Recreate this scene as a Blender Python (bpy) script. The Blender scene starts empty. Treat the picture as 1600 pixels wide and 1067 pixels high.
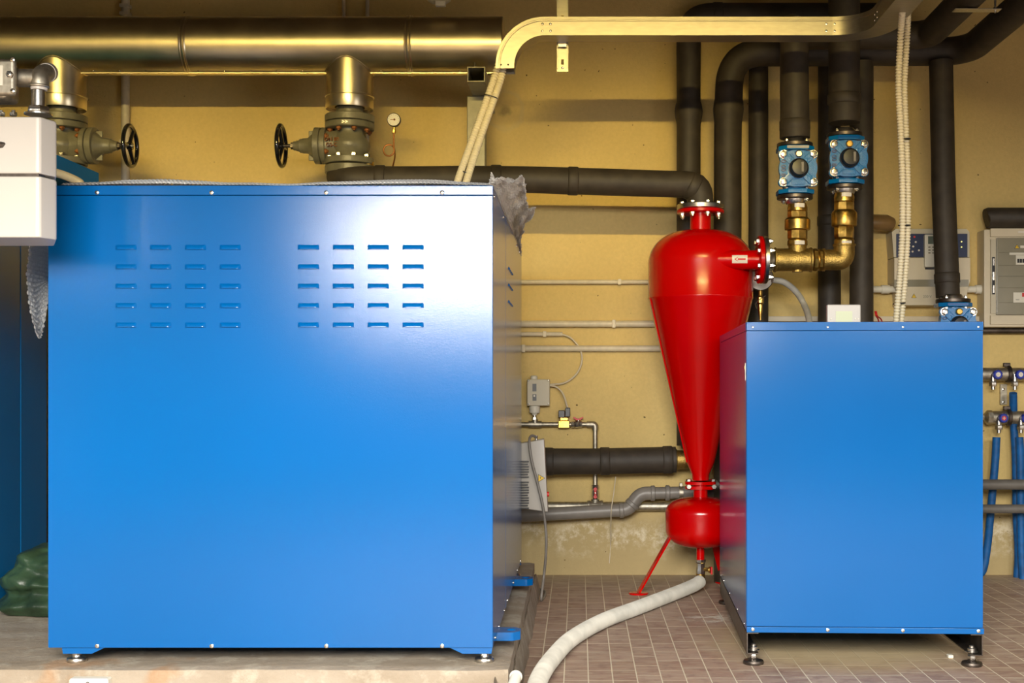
import bpy, bmesh, math, random
from mathutils import Vector, Matrix, noise
random.seed(7)
PI = math.pi
sc = bpy.context.scene
C = sc.collection
F = 2000.0; CX = 905.0; CY = 600.0; CH = 1.2      # focal length, principal point (1600x1067 frame), camera height
# ------------------------------------------------------------------ camera
cam = bpy.data.cameras.new('camera'); camo = bpy.data.objects.new('camera', cam); C.objects.link(camo)
camo.location = (0, 0, CH); camo.rotation_euler = (PI/2, 0, 0)
cam.sensor_width = 36; cam.sensor_fit = 'HORIZONTAL'; cam.lens = F/1600*36
cam.shift_x = -(CX-800)/1600; cam.shift_y = (CY-533.5)/1600
cam.clip_start = 0.05; cam.clip_end = 60
sc.camera = camo
# ------------------------------------------------------------------ world, light, exposure
sc.view_settings.view_transform = 'Standard'; sc.view_settings.look = 'None'
sc.view_settings.gamma = 1; sc.view_settings.exposure = 0.0; sc.view_settings.use_curve_mapping = False
w = bpy.data.worlds.new('sky'); sc.world = w; w.use_nodes = True
w.node_tree.nodes['Background'].inputs[0].default_value = (0.62, 0.78, 1.0, 1)
w.node_tree.nodes['Background'].inputs[1].default_value = 0.12
def area(name, loc, rot, sx, sy, watt, col):
    l = bpy.data.lights.new(name, 'AREA'); l.shape = 'RECTANGLE'; l.size = sx; l.size_y = sy
    l.energy = watt; l.color = col
    o = bpy.data.objects.new(name, l); C.objects.link(o); o.location = loc; o.rotation_euler = rot
    return o
# daylight through the high window in the wall behind the camera (light faces +Y)
area('daylight_window_and_fill', (-0.55, -2.3, 3.0), (PI/2-0.10, 0, 0), 2.9, 2.05, 1250, (1.0, 0.95, 0.87))
area('daylight_window_and_fill', (2.75, -2.3, 3.05), (PI/2-0.10, 0, 0), 1.5, 1.3, 220, (1.0, 0.96, 0.90))  # extra fill added right of the window to lift the plinth kerb
# narrow slit window at the far left of the same wall
area('daylight_slit', (-4.38, -2.3, 2.62), (PI/2, 0, 0), 0.16, 0.75, 9, (1.0, 1.0, 1.0))
# fill added beside the windowless right-hand wall to brighten the plinth kerb
area('side_fill_light', (4.1, 1.6, 1.5), (PI/2, 0, PI/2), 2.2, 1.6, 55, (0.97, 0.98, 1.0))
# warm yellow strip lamp hanging across the room, louvred so that it washes the rear wall
l = area('strip_lamp_light', (-1.3, 2.70, 3.27), (PI/2-0.16, 0, 0), 6.0, 0.04, 19, (1.0, 0.75, 0.24))
l.data.spread = math.radians(34)

# ------------------------------------------------------------------ helpers
def P(x, y, D):
    """photo point at distance D in front of the camera -> place in the room"""
    return Vector(((x-CX)*D/F, D, CH-(y-CY)*D/F))
def tag(o, label=None, cat=None, group=None, kind=None):
    if label: o['label'] = label
    if cat: o['category'] = cat
    if group: o['group'] = group
    if kind: o['kind'] = kind
    return o
def empty(name, loc, label, cat, group=None):
    o = bpy.data.objects.new(name, None); C.objects.link(o); o.location = loc
    o.empty_display_size = 0.1
    o['wl'] = list(loc)
    return tag(o, label, cat, group)
def wl(o):
    return Vector(o['wl']) if 'wl' in o else Vector((0, 0, 0))

class MB:
    def __init__(s): s.b = bmesh.new(); s.flat = False
    def _add(s, verts, faces):
        vs = [s.b.verts.new(v) for v in verts]
        for f in faces:
            try: s.b.faces.new([vs[i] for i in f])
            except ValueError: pass
        return vs
    def box(s, a, b, bev=0.0, M=None, seg=1):
        a = Vector(a); b = Vector(b)
        lo = Vector([min(a[i], b[i]) for i in range(3)]); hi = Vector([max(a[i], b[i]) for i in range(3)])
        t = bmesh.new()
        vs = [t.verts.new((x, y, z)) for x in (lo.x, hi.x) for y in (lo.y, hi.y) for z in (lo.z, hi.z)]
        for f in ((0,1,3,2),(4,6,7,5),(0,4,5,1),(2,3,7,6),(0,2,6,4),(1,5,7,3)): t.faces.new([vs[i] for i in f])
        if bev > 0:
            s.flat = True
            bmesh.ops.bevel(t, geom=list(t.edges), offset=bev, segments=seg, affect='EDGES', profile=0.5)
        s._merge(t, M); return s
    def _merge(s, t, M=None):
        if M is not None: bmesh.ops.transform(t, matrix=M, verts=t.verts)
        d = {}
        for v in t.verts: d[v] = s.b.verts.new(v.co)
        for f in t.faces:
            try: s.b.faces.new([d[v] for v in f.verts])
            except ValueError: pass
        t.free()
    def tube(s, pts, r, seg=16, caps=True, up=None, rfun=None):
        pts = [Vector(p) for p in pts]; n = len(pts)
        rs = r if isinstance(r, (list, tuple)) else [r]*n
        T = []
        for i in range(n):
            d = pts[min(i+1, n-1)]-pts[max(i-1, 0)]
            T.append(d.normalized() if d.length > 1e-9 else Vector((0, 0, 1)))
        a = Vector(up) if up else (Vector((0, 0, 1)) if abs(T[0].z) < 0.9 else Vector((1, 0, 0)))
        u = (a-T[0]*a.dot(T[0])).normalized()
        rings = []
        for i in range(n):
            u = (u-T[i]*u.dot(T[i])).normalized(); v = T[i].cross(u)
            ring = []
            for k in range(seg):
                an = 2*PI*k/seg; rr = rs[i]*(rfun(i, an) if rfun else 1)
                ring.append(s.b.verts.new(pts[i]+(u*math.cos(an)+v*math.sin(an))*rr))
            rings.append(ring)
        for i in range(n-1):
            for k in range(seg):
                s.b.faces.new((rings[i][k], rings[i][(k+1) % seg], rings[i+1][(k+1) % seg], rings[i+1][k]))
        if caps:
            s.b.faces.new(list(reversed(rings[0]))); s.b.faces.new(rings[-1])
        return s
    def cyl(s, a, b, r, seg=24, r2=None):
        return s.tube([a, b], [r, r if r2 is None else r2], seg)
    def disc(s, a, b, r, bev=0.002, seg=40):
        """thick disc with eased rims from a to b"""
        a = Vector(a); b = Vector(b); d = (b-a).normalized()
        return s.tube([a, a+d*0.0001, a+d*bev, b-d*bev, b-d*0.0001, b], [r-bev, r-bev*0.9, r, r, r-bev*0.9, r-bev], seg)
    def lathe(s, prof, o, axis='z', seg=48, caps=True):
        """prof: list of (radius, offset along axis)"""
        d = {'x': Vector((1, 0, 0)), 'y': Vector((0, 1, 0)), 'z': Vector((0, 0, 1))}[axis] if isinstance(axis, str) else Vector(axis).normalized()
        a = Vector((0, 0, 1)) if abs(d.z) < 0.9 else Vector((1, 0, 0))
        u = (a-d*a.dot(d)).normalized(); v = d.cross(u); o = Vector(o)
        rings = []
        for (r, h) in prof:
            r = max(r, 0.0004)
            rings.append([s.b.verts.new(o+d*h+(u*math.cos(2*PI*k/seg)+v*math.sin(2*PI*k/seg))*r) for k in range(seg)])
        for i in range(len(prof)-1):
            for k in range(seg):
                s.b.faces.new((rings[i][k], rings[i][(k+1) % seg], rings[i+1][(k+1) % seg], rings[i+1][k]))
        if caps:
            s.b.faces.new(list(reversed(rings[0]))); s.b.faces.new(rings[-1])
        return s
    def prism(s, poly, ax, t0, t1, bev=0, M=None):
        """poly: 2D outline; ax: 'y' -> (x,z) outline extruded in y, 'z' -> (x,y) in z, 'x' -> (y,z) in x"""
        def mk(p, t):
            return {'y': (p[0], t, p[1]), 'z': (p[0], p[1], t), 'x': (t, p[0], p[1])}[ax]
        t = bmesh.new(); n = len(poly)
        A = [t.verts.new(mk(p, t0)) for p in poly]; B = [t.verts.new(mk(p, t1)) for p in poly]
        t.faces.new(A); t.faces.new(list(reversed(B)))
        for i in range(n): t.faces.new((A[i], B[i], B[(i+1) % n], A[(i+1) % n]))
        if bev > 0:
            s.flat = True
            bmesh.ops.bevel(t, geom=list(t.edges), offset=bev, segments=2, affect='EDGES', profile=0.5)
        s._merge(t, M); return s
    def grid(s, f, nu, nv):
        g = [[s.b.verts.new(f(i/nu, j/nv)) for j in range(nv+1)] for i in range(nu+1)]
        for i in range(nu):
            for j in range(nv): s.b.faces.new((g[i][j], g[i+1][j], g[i+1][j+1], g[i][j+1]))
        return s
    def torus(s, c, R, r, axis='z', seg=40, sg=10, a0=0, a1=2*PI):
        d = {'x': Vector((1, 0, 0)), 'y': Vector((0, 1, 0)), 'z': Vector((0, 0, 1))}[axis]
        u = Vector((0, 0, 1)) if axis != 'z' else Vector((1, 0, 0)); v = d.cross(u); c = Vector(c)
        full = abs(a1-a0-2*PI) < 1e-6; n = seg if full else seg+1; rings = []
        for i in range(n):
            an = a0+(a1-a0)*i/seg; e = u*math.cos(an)+v*math.sin(an)
            rings.append([s.b.verts.new(c+e*(R+r*math.cos(2*PI*k/sg))+d*r*math.sin(2*PI*k/sg)) for k in range(sg)])
        for i in range(n if full else n-1):
            q = rings[(i+1) % n]
            for k in range(sg): s.b.faces.new((rings[i][k], rings[i][(k+1) % sg], q[(k+1) % sg], q[k]))
        return s
    def build(s, name, mat, parent=None, label=None, smooth=35, local=False, cat=None, group=None, kind=None, origin=None):
        bmesh.ops.recalc_face_normals(s.b, faces=s.b.faces)
        if parent is not None:
            off = Vector((0, 0, 0)) if local else wl(parent)
        else:
            if origin is not None: off = Vector(origin)
            elif local or kind == 'structure': off = Vector((0, 0, 0))
            else:
                xs = [v.co.x for v in s.b.verts]; ys = [v.co.y for v in s.b.verts]; zs = [v.co.z for v in s.b.verts]
                off = Vector(((min(xs)+max(xs))/2, (min(ys)+max(ys))/2, min(zs)))
        if off.length > 0:
            for v in s.b.verts: v.co -= off
        me = bpy.data.meshes.new(name); s.b.to_mesh(me); s.b.free()
        me.materials.append(mat)
        if smooth:
            for p in me.polygons: p.use_smooth = True
            me.set_sharp_from_angle(angle=math.radians(smooth))
        o = bpy.data.objects.new(name, me); C.objects.link(o)
        if smooth and s.flat:
            md = o.modifiers.new('weighted_normals', 'WEIGHTED_NORMAL'); md.keep_sharp = True; md.weight = 100
        if parent is not None:
            o.parent = parent; o['wl'] = list(wl(parent) if not local else (0, 0, 0))
            if local: o['wl'] = [0, 0, 0]
        else:
            o.location = off; o['wl'] = list(off)
        return tag(o, label, cat, group, kind)
def inst(name, mesh, parent, loc, rot=(0, 0, 0), scale=None):
    """one more object sharing a mesh, placed at a room position under its parent"""
    o = bpy.data.objects.new(name, mesh); C.objects.link(o); o.parent = parent
    o.location = Vector(loc)-wl(parent); o.rotation_euler = rot
    if scale: o.scale = (scale,)*3
    return o
def copy_tree(o, parent=None):
    c = o.copy(); C.objects.link(c); c.parent = parent
    for ch in list(o.children): copy_tree(ch, c)
    return c
def spline(pts, n=12):
    pts = [Vector(p) for p in pts]; out = []
    q = [pts[0]*2-pts[1]]+pts+[pts[-1]*2-pts[-2]]
    for i in range(1, len(q)-2):
        a, b, c, d = q[i-1], q[i], q[i+1], q[i+2]
        for k in range(n):
            t = k/n
            out.append(0.5*((2*b)+(c-a)*t+(2*a-5*b+4*c-d)*t*t+(3*b-a-3*c+d)*t**3))
    out.append(pts[-1]); return out
def resample(pts, step):
    L = [0]
    for i in range(1, len(pts)): L.append(L[-1]+(pts[i]-pts[i-1]).length)
    n = max(2, int(L[-1]/step)); out = []; j = 0
    for i in range(n+1):
        t = L[-1]*i/n
        while j < len(L)-2 and L[j+1] < t: j += 1
        f = (t-L[j])/max(L[j+1]-L[j], 1e-9); out.append(pts[j].lerp(pts[j+1], min(max(f, 0), 1)))
    return out
def rounded(pts, r, n=8):
    """polyline with filleted corners"""
    pts = [Vector(p) for p in pts]; out = [pts[0]]
    for i in range(1, len(pts)-1):
        a = (pts[i-1]-pts[i]); b = (pts[i+1]-pts[i]); rr = min(r, a.length*0.49, b.length*0.49)
        A = pts[i]+a.normalized()*rr; B = pts[i]+b.normalized()*rr
        for k in range(n+1):
            t = k/n; out.append(A*(1-t)**2+pts[i]*2*t*(1-t)+B*t*t)
    out.append(pts[-1]); return out
def corrugated(mb, pts, r, pitch=0.008, depth=0.12, seg=14, mid=0.1):
    p = resample(pts, pitch/4); rs = [r*(1-depth*(1 if i % 4 == 0 else (0 if i % 4 == 2 else mid))) for i in range(len(p))]
    mb.tube(p, rs, seg)
def text_part(txt, size, depth, mat, parent, loc, rot, name='lettering'):
    cu = bpy.data.curves.new(name, 'FONT'); cu.body = txt; cu.size = size; cu.extrude = depth
    cu.align_x = 'CENTER'; cu.align_y = 'CENTER'
    to = bpy.data.objects.new(name, cu); C.objects.link(to)
    dg = bpy.context.evaluated_depsgraph_get(); me = bpy.data.meshes.new_from_object(to.evaluated_get(dg))
    bpy.data.objects.remove(to); bpy.data.curves.remove(cu)
    me.materials.clear(); me.materials.append(mat); me.name = name
    o = bpy.data.objects.new(name, me); C.objects.link(o); o.parent = parent
    o.location = Vector(loc)-wl(parent); o.rotation_euler = rot
    return o

# ------------------------------------------------------------------ materials
def mat(name, col, rough=0.5, metal=0.0, var=0.0, vscale=8.0, bump=0.0, bscale=60.0, coat=0.0, rvar=0.0, col2=None, stretch=None, spec=0.5, detail=4):
    m = bpy.data.materials.new(name); m.use_nodes = True; nt = m.node_tree; N = nt.nodes; L = nt.links
    b = N['Principled BSDF']; b.inputs['Base Color'].default_value = (*col, 1)
    b.inputs['Roughness'].default_value = rough; b.inputs['Metallic'].default_value = metal
    b.inputs['Coat Weight'].default_value = coat; b.inputs['Coat Roughness'].default_value = 0.08
    b.inputs['Specular IOR Level'].default_value = spec
    tc = N.new('ShaderNodeTexCoord'); src = tc.outputs['Object']
    if stretch:
        mp = N.new('ShaderNodeMapping'); mp.inputs['Scale'].default_value = stretch
        L.new(src, mp.inputs['Vector']); src = mp.outputs[0]
    nz = N.new('ShaderNodeTexNoise'); nz.inputs['Scale'].default_value = vscale; nz.inputs['Detail'].default_value = detail
    L.new(src, nz.inputs['Vector'])
    if var > 0 or col2:
        mx = N.new('ShaderNodeMix'); mx.data_type = 'RGBA'
        c2 = col2 if col2 else tuple(c*(1-var) for c in col)
        mx.inputs['A'].default_value = (*c2, 1); mx.inputs['B'].default_value = (*(tuple(min(1, c*(1+var*0.5)) for c in col) if not col2 else col), 1)
        cr = N.new('ShaderNodeMapRange'); cr.inputs['From Min'].default_value = 0.35; cr.inputs['From Max'].default_value = 0.65
        L.new(nz.outputs['Fac'], cr.inputs['Value']); L.new(cr.outputs[0], mx.inputs['Factor'])
        L.new(mx.outputs['Result'], b.inputs['Base Color'])
    if rvar > 0:
        mr = N.new('ShaderNodeMapRange'); mr.inputs['To Min'].default_value = max(rough-rvar, 0.02); mr.inputs['To Max'].default_value = rough+rvar
        L.new(nz.outputs['Fac'], mr.inputs['Value']); L.new(mr.outputs[0], b.inputs['Roughness'])
    if bump > 0:
        n2 = N.new('ShaderNodeTexNoise'); n2.inputs['Scale'].default_value = bscale; n2.inputs['Detail'].default_value = 3
        L.new(src, n2.inputs['Vector'])
        bp = N.new('ShaderNodeBump'); bp.inputs['Strength'].default_value = bump; bp.inputs['Distance'].default_value = 0.01
        L.new(n2.outputs['Fac'], bp.inputs['Height']); L.new(bp.outputs[0], b.inputs['Normal'])
    return m
BLUE = mat('blue_powder_coat', (0.0, 0.098, 0.335), 0.16, bump=0.035, bscale=330, var=0.04, vscale=1.5, spec=0.42)
BLUE_D = mat('blue_powder_coat_older', (0.004, 0.13, 0.34), 0.28, bump=0.04, bscale=420, spec=0.6)
BLUE_M = mat('blue_matt_rail', (0.02, 0.26, 0.62), 0.8, spec=0.15)
BLUE_V = mat('blue_valve_paint', (0.0, 0.17, 0.46), 0.25, bump=0.25, bscale=160, coat=0.4)
BLUE_P = mat('blue_pipe_sleeve', (0.0, 0.10, 0.33), 0.6, var=0.3, vscale=20, bump=0.1)
RED = mat('red_gloss_paint', (0.56, 0.0, 0.0), 0.2, coat=0.15, spec=0.35, bump=0.015, bscale=30, var=0.06, vscale=3)
RED_P = mat('red_plastic', (0.6, 0.02, 0.02), 0.4)
BRASS = mat('brass', (0.66, 0.43, 0.11), 0.34, 1.0, var=0.25, vscale=30, bump=0.08, bscale=90, rvar=0.1)
BRASS_C = mat('cast_bronze', (0.52, 0.36, 0.11), 0.48, 1.0, var=0.3, vscale=25, bump=0.3, bscale=140)
STEEL = mat('bright_steel', (0.62, 0.60, 0.56), 0.3, 1.0, var=0.15, vscale=40)
STEEL_D = mat('dark_steel', (0.12, 0.10, 0.085), 0.42, 0.9, var=0.35, vscale=25, bump=0.05)
CHROME = mat('zinc_bolt', (0.78, 0.76, 0.70), 0.22, 1.0)
RUST = mat('rusty_bolt', (0.28, 0.10, 0.025), 0.75, 0.3, var=0.4, vscale=60)
GALV = mat('galvanised_steel', (0.50, 0.46, 0.37), 0.50, 1.0, var=0.25, vscale=35, bump=0.05, bscale=90, detail=2)
TRAY = mat('tray_galvanised', (0.39, 0.36, 0.31), 0.42, 1.0, var=0.08, vscale=14, stretch=(1, 4, 4))
DUCT = mat('aluminium_cladding', (0.80, 0.70, 0.50), 0.31, 1.0, var=0.12, vscale=6, bump=0.03, bscale=4, rvar=0.06)
BLACK_I = mat('black_foam_insulation', (0.042, 0.032, 0.021), 0.62, var=0.3, vscale=12, bump=0.12, bscale=25)
BLACK = mat('black_plastic', (0.012, 0.012, 0.013), 0.35)
BLACK_W = mat('black_enamel', (0.008, 0.008, 0.009), 0.14, coat=0.5)
VALVE = mat('grey_valve_paint', (0.17, 0.155, 0.10), 0.38, bump=0.15, bscale=90, var=0.2, vscale=14, col2=None)
WHITE = mat('white_enamel', (0.52, 0.49, 0.44), 0.35, bump=0.02, bscale=200)
CREAM = mat('cream_plastic', (0.66, 0.58, 0.42), 0.45, var=0.05)
CREAM_L = mat('light_plastic', (0.72, 0.69, 0.58), 0.45)
CONDUIT = mat('cream_conduit', (0.68, 0.60, 0.44), 0.45, var=0.08, vscale=30)
FLEX = mat('cream_flexible_conduit', (0.74, 0.66, 0.46), 0.5, var=0.06, vscale=20)
HOSE = mat('grey_hose', (0.46, 0.44, 0.38), 0.55, var=0.18, vscale=10, bump=0.05)
PVC = mat('grey_drain_plastic', (0.22, 0.20, 0.175), 0.42, var=0.15, vscale=10)
PVC_D = mat('dark_grey_pipe', (0.13, 0.12, 0.105), 0.5, var=0.2, vscale=12)
NAVY = mat('navy_panel', (0.012, 0.025, 0.085), 0.4)
YELLOW = mat('warning_yellow', (0.85, 0.55, 0.02), 0.5)
LCD = mat('lcd', (0.52, 0.56, 0.36), 0.3)
LCD_D = mat('lcd_dark', (0.10, 0.13, 0.09), 0.3)
GREEN_T = mat('green_tarpaulin', (0.030, 0.060, 0.028), 0.38, var=0.5, vscale=7, bump=0.5, bscale=22)
COPPER = mat('copper_tube', (0.38, 0.16, 0.05), 0.4, 0.9)
BROWN_T = mat('brown_tape', (0.20, 0.12, 0.045), 0.35, var=0.2)
DIAL = mat('dial_white', (0.75, 0.70, 0.60), 0.4)
KNOB_B = mat('blue_knob', (0.012, 0.03, 0.32), 0.3)
GREY_BOX = mat('grey_plastic_box', (0.55, 0.50, 0.37), 0.45)
SMOKE = mat('smoked_cover', (0.27, 0.25, 0.18), 0.2, var=0.05)
POST = mat('weathered_post_paint', (0.27, 0.25, 0.18), 0.45, 0.2, var=0.25, vscale=10)
LED = bpy.data.materials.new('led_yellow'); LED.use_nodes = True
LED.node_tree.nodes['Principled BSDF'].inputs['Emission Color'].default_value = (0.9, 0.8, 0.1, 1); LED.node_tree.nodes['Principled BSDF'].inputs['Emission Strength'].default_value = 1.2

def wrap_mat():
    m = bpy.data.materials.new('bubble_wrap_film'); m.use_nodes = True; nt = m.node_tree; N = nt.nodes; L = nt.links
    b = N['Principled BSDF']; b.inputs['Base Color'].default_value = (0.97, 0.96, 0.92, 1); b.inputs['Roughness'].default_value = 0.12
    b.inputs['Coat Weight'].default_value = 1.0; b.inputs['Coat Roughness'].default_value = 0.06
    tl = N.new('ShaderNodeBsdfTranslucent'); tl.inputs[0].default_value = (0.9, 0.88, 0.82, 1)
    m1 = N.new('ShaderNodeMixShader'); m1.inputs[0].default_value = 0.5
    tr = N.new('ShaderNodeBsdfTransparent'); mx = N.new('ShaderNodeMixShader'); mx.inputs[0].default_value = 0.92
    L.new(b.outputs[0], m1.inputs[1]); L.new(tl.outputs[0], m1.inputs[2])
    L.new(tr.outputs[0], mx.inputs[1]); L.new(m1.outputs[0], mx.inputs[2])
    L.new(mx.outputs[0], N['Material Output'].inputs['Surface']); return m
WRAP = wrap_mat()

def nmath(nt, op, a, b=None, c=None):
    n = nt.nodes.new('ShaderNodeMath'); n.operation = op
    for i, v in enumerate((a, b, c)):
        if v is None: continue
        if isinstance(v, (int, float)): n.inputs[i].default_value = v
        else: nt.links.new(v, n.inputs[i])
    return n.outputs[0]
def nmix(nt, f, a, b):
    n = nt.nodes.new('ShaderNodeMix'); n.data_type = 'RGBA'
    for key, v in (('Factor', f), ('A', a), ('B', b)):
        if isinstance(v, (int, float)): n.inputs[key].default_value = v
        elif isinstance(v, tuple): n.inputs[key].default_value = (*v, 1)
        else: nt.links.new(v, n.inputs[key])
    return n.outputs['Result']
def nnoise(nt, vec, scale, detail=4, rough=0.5):
    n = nt.nodes.new('ShaderNodeTexNoise'); n.inputs['Scale'].default_value = scale; n.inputs['Detail'].default_value = detail
    n.inputs['Roughness'].default_value = rough; nt.links.new(vec, n.inputs['Vector']); return n.outputs['Fac']
def nrange(nt, v, a, b, c=0.0, d=1.0):
    n = nt.nodes.new('ShaderNodeMapRange'); n.inputs['From Min'].default_value = a; n.inputs['From Max'].default_value = b
    n.inputs['To Min'].default_value = c; n.inputs['To Max'].default_value = d; nt.links.new(v, n.inputs['Value']); return n.outputs[0]

def plaster(name, base, stains):
    m = bpy.data.materials.new(name); m.use_nodes = True; nt = m.node_tree; N = nt.nodes; L = nt.links
    b = N['Principled BSDF']; b.inputs['Roughness'].default_value = 0.9; b.inputs['Specular IOR Level'].default_value = 0.2
    tc = N.new('ShaderNodeTexCoord'); v = tc.outputs['Object']
    sep = N.new('ShaderNodeSeparateXYZ'); L.new(v, sep.inputs[0]); X, Y, Z = sep.outputs
    big = nrange(nt, nnoise(nt, v, 1.1, 5), 0.35, 0.65)
    fine = nrange(nt, nnoise(nt, v, 45, 5, 0.7), 0.3, 0.7)
    col = nmix(nt, big, tuple(c*0.90 for c in base), base)
    col = nmix(nt, nmath(nt, 'MULTIPLY', fine, 0.25), col, tuple(c*0.6 for c in base))
    if stains:
        # damp, darker cement band and white salt blooms near the floor
        wob = nmath(nt, 'ADD', Z, nmath(nt, 'MULTIPLY', nmath(nt, 'SUBTRACT', nnoise(nt, v, 3.2, 4), 0.5), 0.35))
        damp = nrange(nt, wob, 0.62, 0.30)
        col = nmix(nt, nmath(nt, 'MULTIPLY', damp, 0.65), col, (0.36, 0.29, 0.17))
        wob2 = nmath(nt, 'ADD', Z, nmath(nt, 'MULTIPLY', nmath(nt, 'SUBTRACT', nnoise(nt, v, 4.5, 3), 0.5), 0.32))
        band = nmath(nt, 'SUBTRACT', 1.0, nmath(nt, 'ABSOLUTE', nmath(nt, 'DIVIDE', nmath(nt, 'SUBTRACT', wob2, 0.25), 0.15)))
        salt = nmath(nt, 'MULTIPLY', nrange(nt, band, 0.0, 0.7), nrange(nt, nnoise(nt, v, 9, 7, 0.8), 0.46, 0.60))
        salt = nmath(nt, 'MULTIPLY', salt, nrange(nt, nnoise(nt, v, 2.1, 2), 0.36, 0.48))
        col = nmix(nt, nmath(nt, 'MULTIPLY', salt, 0.7), col, (0.82, 0.75, 0.57))
        # specks
        sp = nrange(nt, nnoise(nt, v, 38, 1), 0.765, 0.79)
        col = nmix(nt, sp, col, (0.16, 0.11, 0.04))
        # old ring-shaped patch of filler by the support post
        dx = nmath(nt, 'SUBTRACT', X, -0.47); dz = nmath(nt, 'SUBTRACT', Z, 2.92)
        rr = nmath(nt, 'SQRT', nmath(nt, 'ADD', nmath(nt, 'MULTIPLY', dx, dx), nmath(nt, 'MULTIPLY', dz, dz)))
        rr = nmath(nt, 'ADD', rr, nmath(nt, 'MULTIPLY', nmath(nt, 'SUBTRACT', nnoise(nt, v, 14, 4), 0.5), 0.07))
        ring = nmath(nt, 'MULTIPLY', nrange(nt, rr, 0.095, 0.11), nrange(nt, rr, 0.135, 0.12))
        col = nmix(nt, nmath(nt, 'MULTIPLY', ring, 0.45), col, (0.62, 0.50, 0.26))
        core = nrange(nt, rr, 0.05, 0.02)
        col = nmix(nt, nmath(nt, 'MULTIPLY', core, 0.55), col, (0.12, 0.09, 0.05))
    L.new(col, b.inputs['Base Color'])
    bp = N.new('ShaderNodeBump'); bp.inputs['Strength'].default_value = 0.35; bp.inputs['Distance'].default_value = 0.01
    L.new(nnoise(nt, v, 70, 5, 0.7), bp.inputs['Height']); L.new(bp.outputs[0], b.inputs['Normal'])
    return m
def tiles():
    m = bpy.data.materials.new('clinker_tiles'); m.use_nodes = True; nt = m.node_tree; N = nt.nodes; L = nt.links
    b = N['Principled BSDF']
    tc = N.new('ShaderNodeTexCoord'); v = tc.outputs['Object']
    sep = N.new('ShaderNodeSeparateXYZ'); L.new(v, sep.inputs[0]); X, Y, Z = sep.outputs
    TW, TL = 0.0995, 0.185
    u = nmath(nt, 'DIVIDE', nmath(nt, 'SUBTRACT', X, 0.2364), TW)
    colid = nmath(nt, 'FLOOR', u); fu = nmath(nt, 'SUBTRACT', u, colid)
    wn = N.new('ShaderNodeTexWhiteNoise'); wn.noise_dimensions = '1D'; L.new(colid, wn.inputs['W'])
    vv = nmath(nt, 'ADD', nmath(nt, 'DIVIDE', Y, TL), nmath(nt, 'MULTIPLY', nmath(nt, 'FLOOR', nmath(nt, 'MULTIPLY', wn.outputs['Value'], 4)), 0.25))
    rowid = nmath(nt, 'FLOOR', vv); fv = nmath(nt, 'SUBTRACT', vv, rowid)
    du = nmath(nt, 'MULTIPLY', nmath(nt, 'SUBTRACT', 0.5, nmath(nt, 'ABSOLUTE', nmath(nt, 'SUBTRACT', fu, 0.5))), TW)
    dv = nmath(nt, 'MULTIPLY', nmath(nt, 'SUBTRACT', 0.5, nmath(nt, 'ABSOLUTE', nmath(nt, 'SUBTRACT', fv, 0.5))), TL)
    joint_u = nrange(nt, du, 0.0032, 0.0018); joint_v = nmath(nt, 'MULTIPLY', nrange(nt, dv, 0.0045, 0.0025), 0.75)
    joint = nmath(nt, 'MAXIMUM', joint_u, joint_v)
    cmb = N.new('ShaderNodeCombineXYZ'); L.new(colid, cmb.inputs[0]); L.new(rowid, cmb.inputs[1])
    wn2 = N.new('ShaderNodeTexWhiteNoise'); wn2.noise_dimensions = '3D'; L.new(cmb.outputs[0], wn2.inputs['Vector'])
    col = nmix(nt, wn2.outputs['Value'], (0.34, 0.215, 0.16), (0.44, 0.31, 0.235))
    mp = N.new('ShaderNodeMapping'); mp.inputs['Scale'].default_value = (5, 26, 1); L.new(v, mp.inputs['Vector'])
    streak = nrange(nt, nnoise(nt, mp.outputs[0], 1.6, 6, 0.65), 0.42, 0.62)
    col = nmix(nt, nmath(nt, 'MULTIPLY', streak, 0.55), col, (0.52, 0.42, 0.31))
    blot = nrange(nt, nnoise(nt, v, 14, 5), 0.52, 0.66)
    col = nmix(nt, nmath(nt, 'MULTIPLY', blot, 0.4), col, (0.21, 0.12, 0.10))
    col = nmix(nt, nmath(nt, 'MULTIPLY', joint, 0.9), col, (0.86, 0.75, 0.55))
    # sand and dust swept under the right-hand cabinet and along the wall
    dx = nmath(nt, 'DIVIDE', nmath(nt, 'SUBTRACT', X, 1.20), 0.62); dy = nmath(nt, 'DIVIDE', nmath(nt, 'SUBTRACT', Y, 5.95), 0.62)
    rr = nmath(nt, 'SQRT', nmath(nt, 'ADD', nmath(nt, 'MULTIPLY', dx, dx), nmath(nt, 'MULTIPLY', dy, dy)))
    rr = nmath(nt, 'ADD', rr, nmath(nt, 'MULTIPLY', nmath(nt, 'SUBTRACT', nnoise(nt, v, 3, 4), 0.5), 0.5))
    dust = nmath(nt, 'MULTIPLY', nrange(nt, rr, 1.15, 0.6), 0.85)
    col = nmix(nt, dust, col, (0.58, 0.45, 0.25))
    wd = nmath(nt, 'MULTIPLY', nrange(nt, nmath(nt, 'ADD', Y, nmath(nt, 'MULTIPLY', nnoise(nt, v, 4, 4), 0.5)), 7.75, 8.3), 0.75)
    col = nmix(nt, wd, col, (0.42, 0.34, 0.24))
    # lime splash beside the separator
    lx = nmath(nt, 'DIVIDE', nmath(nt, 'SUBTRACT', X, 0.72), 0.22); ly = nmath(nt, 'DIVIDE', nmath(nt, 'SUBTRACT', Y, 6.55), 0.16)
    lr = nmath(nt, 'SQRT', nmath(nt, 'ADD', nmath(nt, 'MULTIPLY', lx, lx), nmath(nt, 'MULTIPLY', ly, ly)))
    lime = nmath(nt, 'MULTIPLY', nrange(nt, lr, 1.1, 0.4), nrange(nt, nnoise(nt, v, 16, 5, 0.7), 0.46, 0.6))
    col = nmix(nt, lime, col, (0.72, 0.68, 0.58))
    L.new(col, b.inputs['Base Color'])
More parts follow.
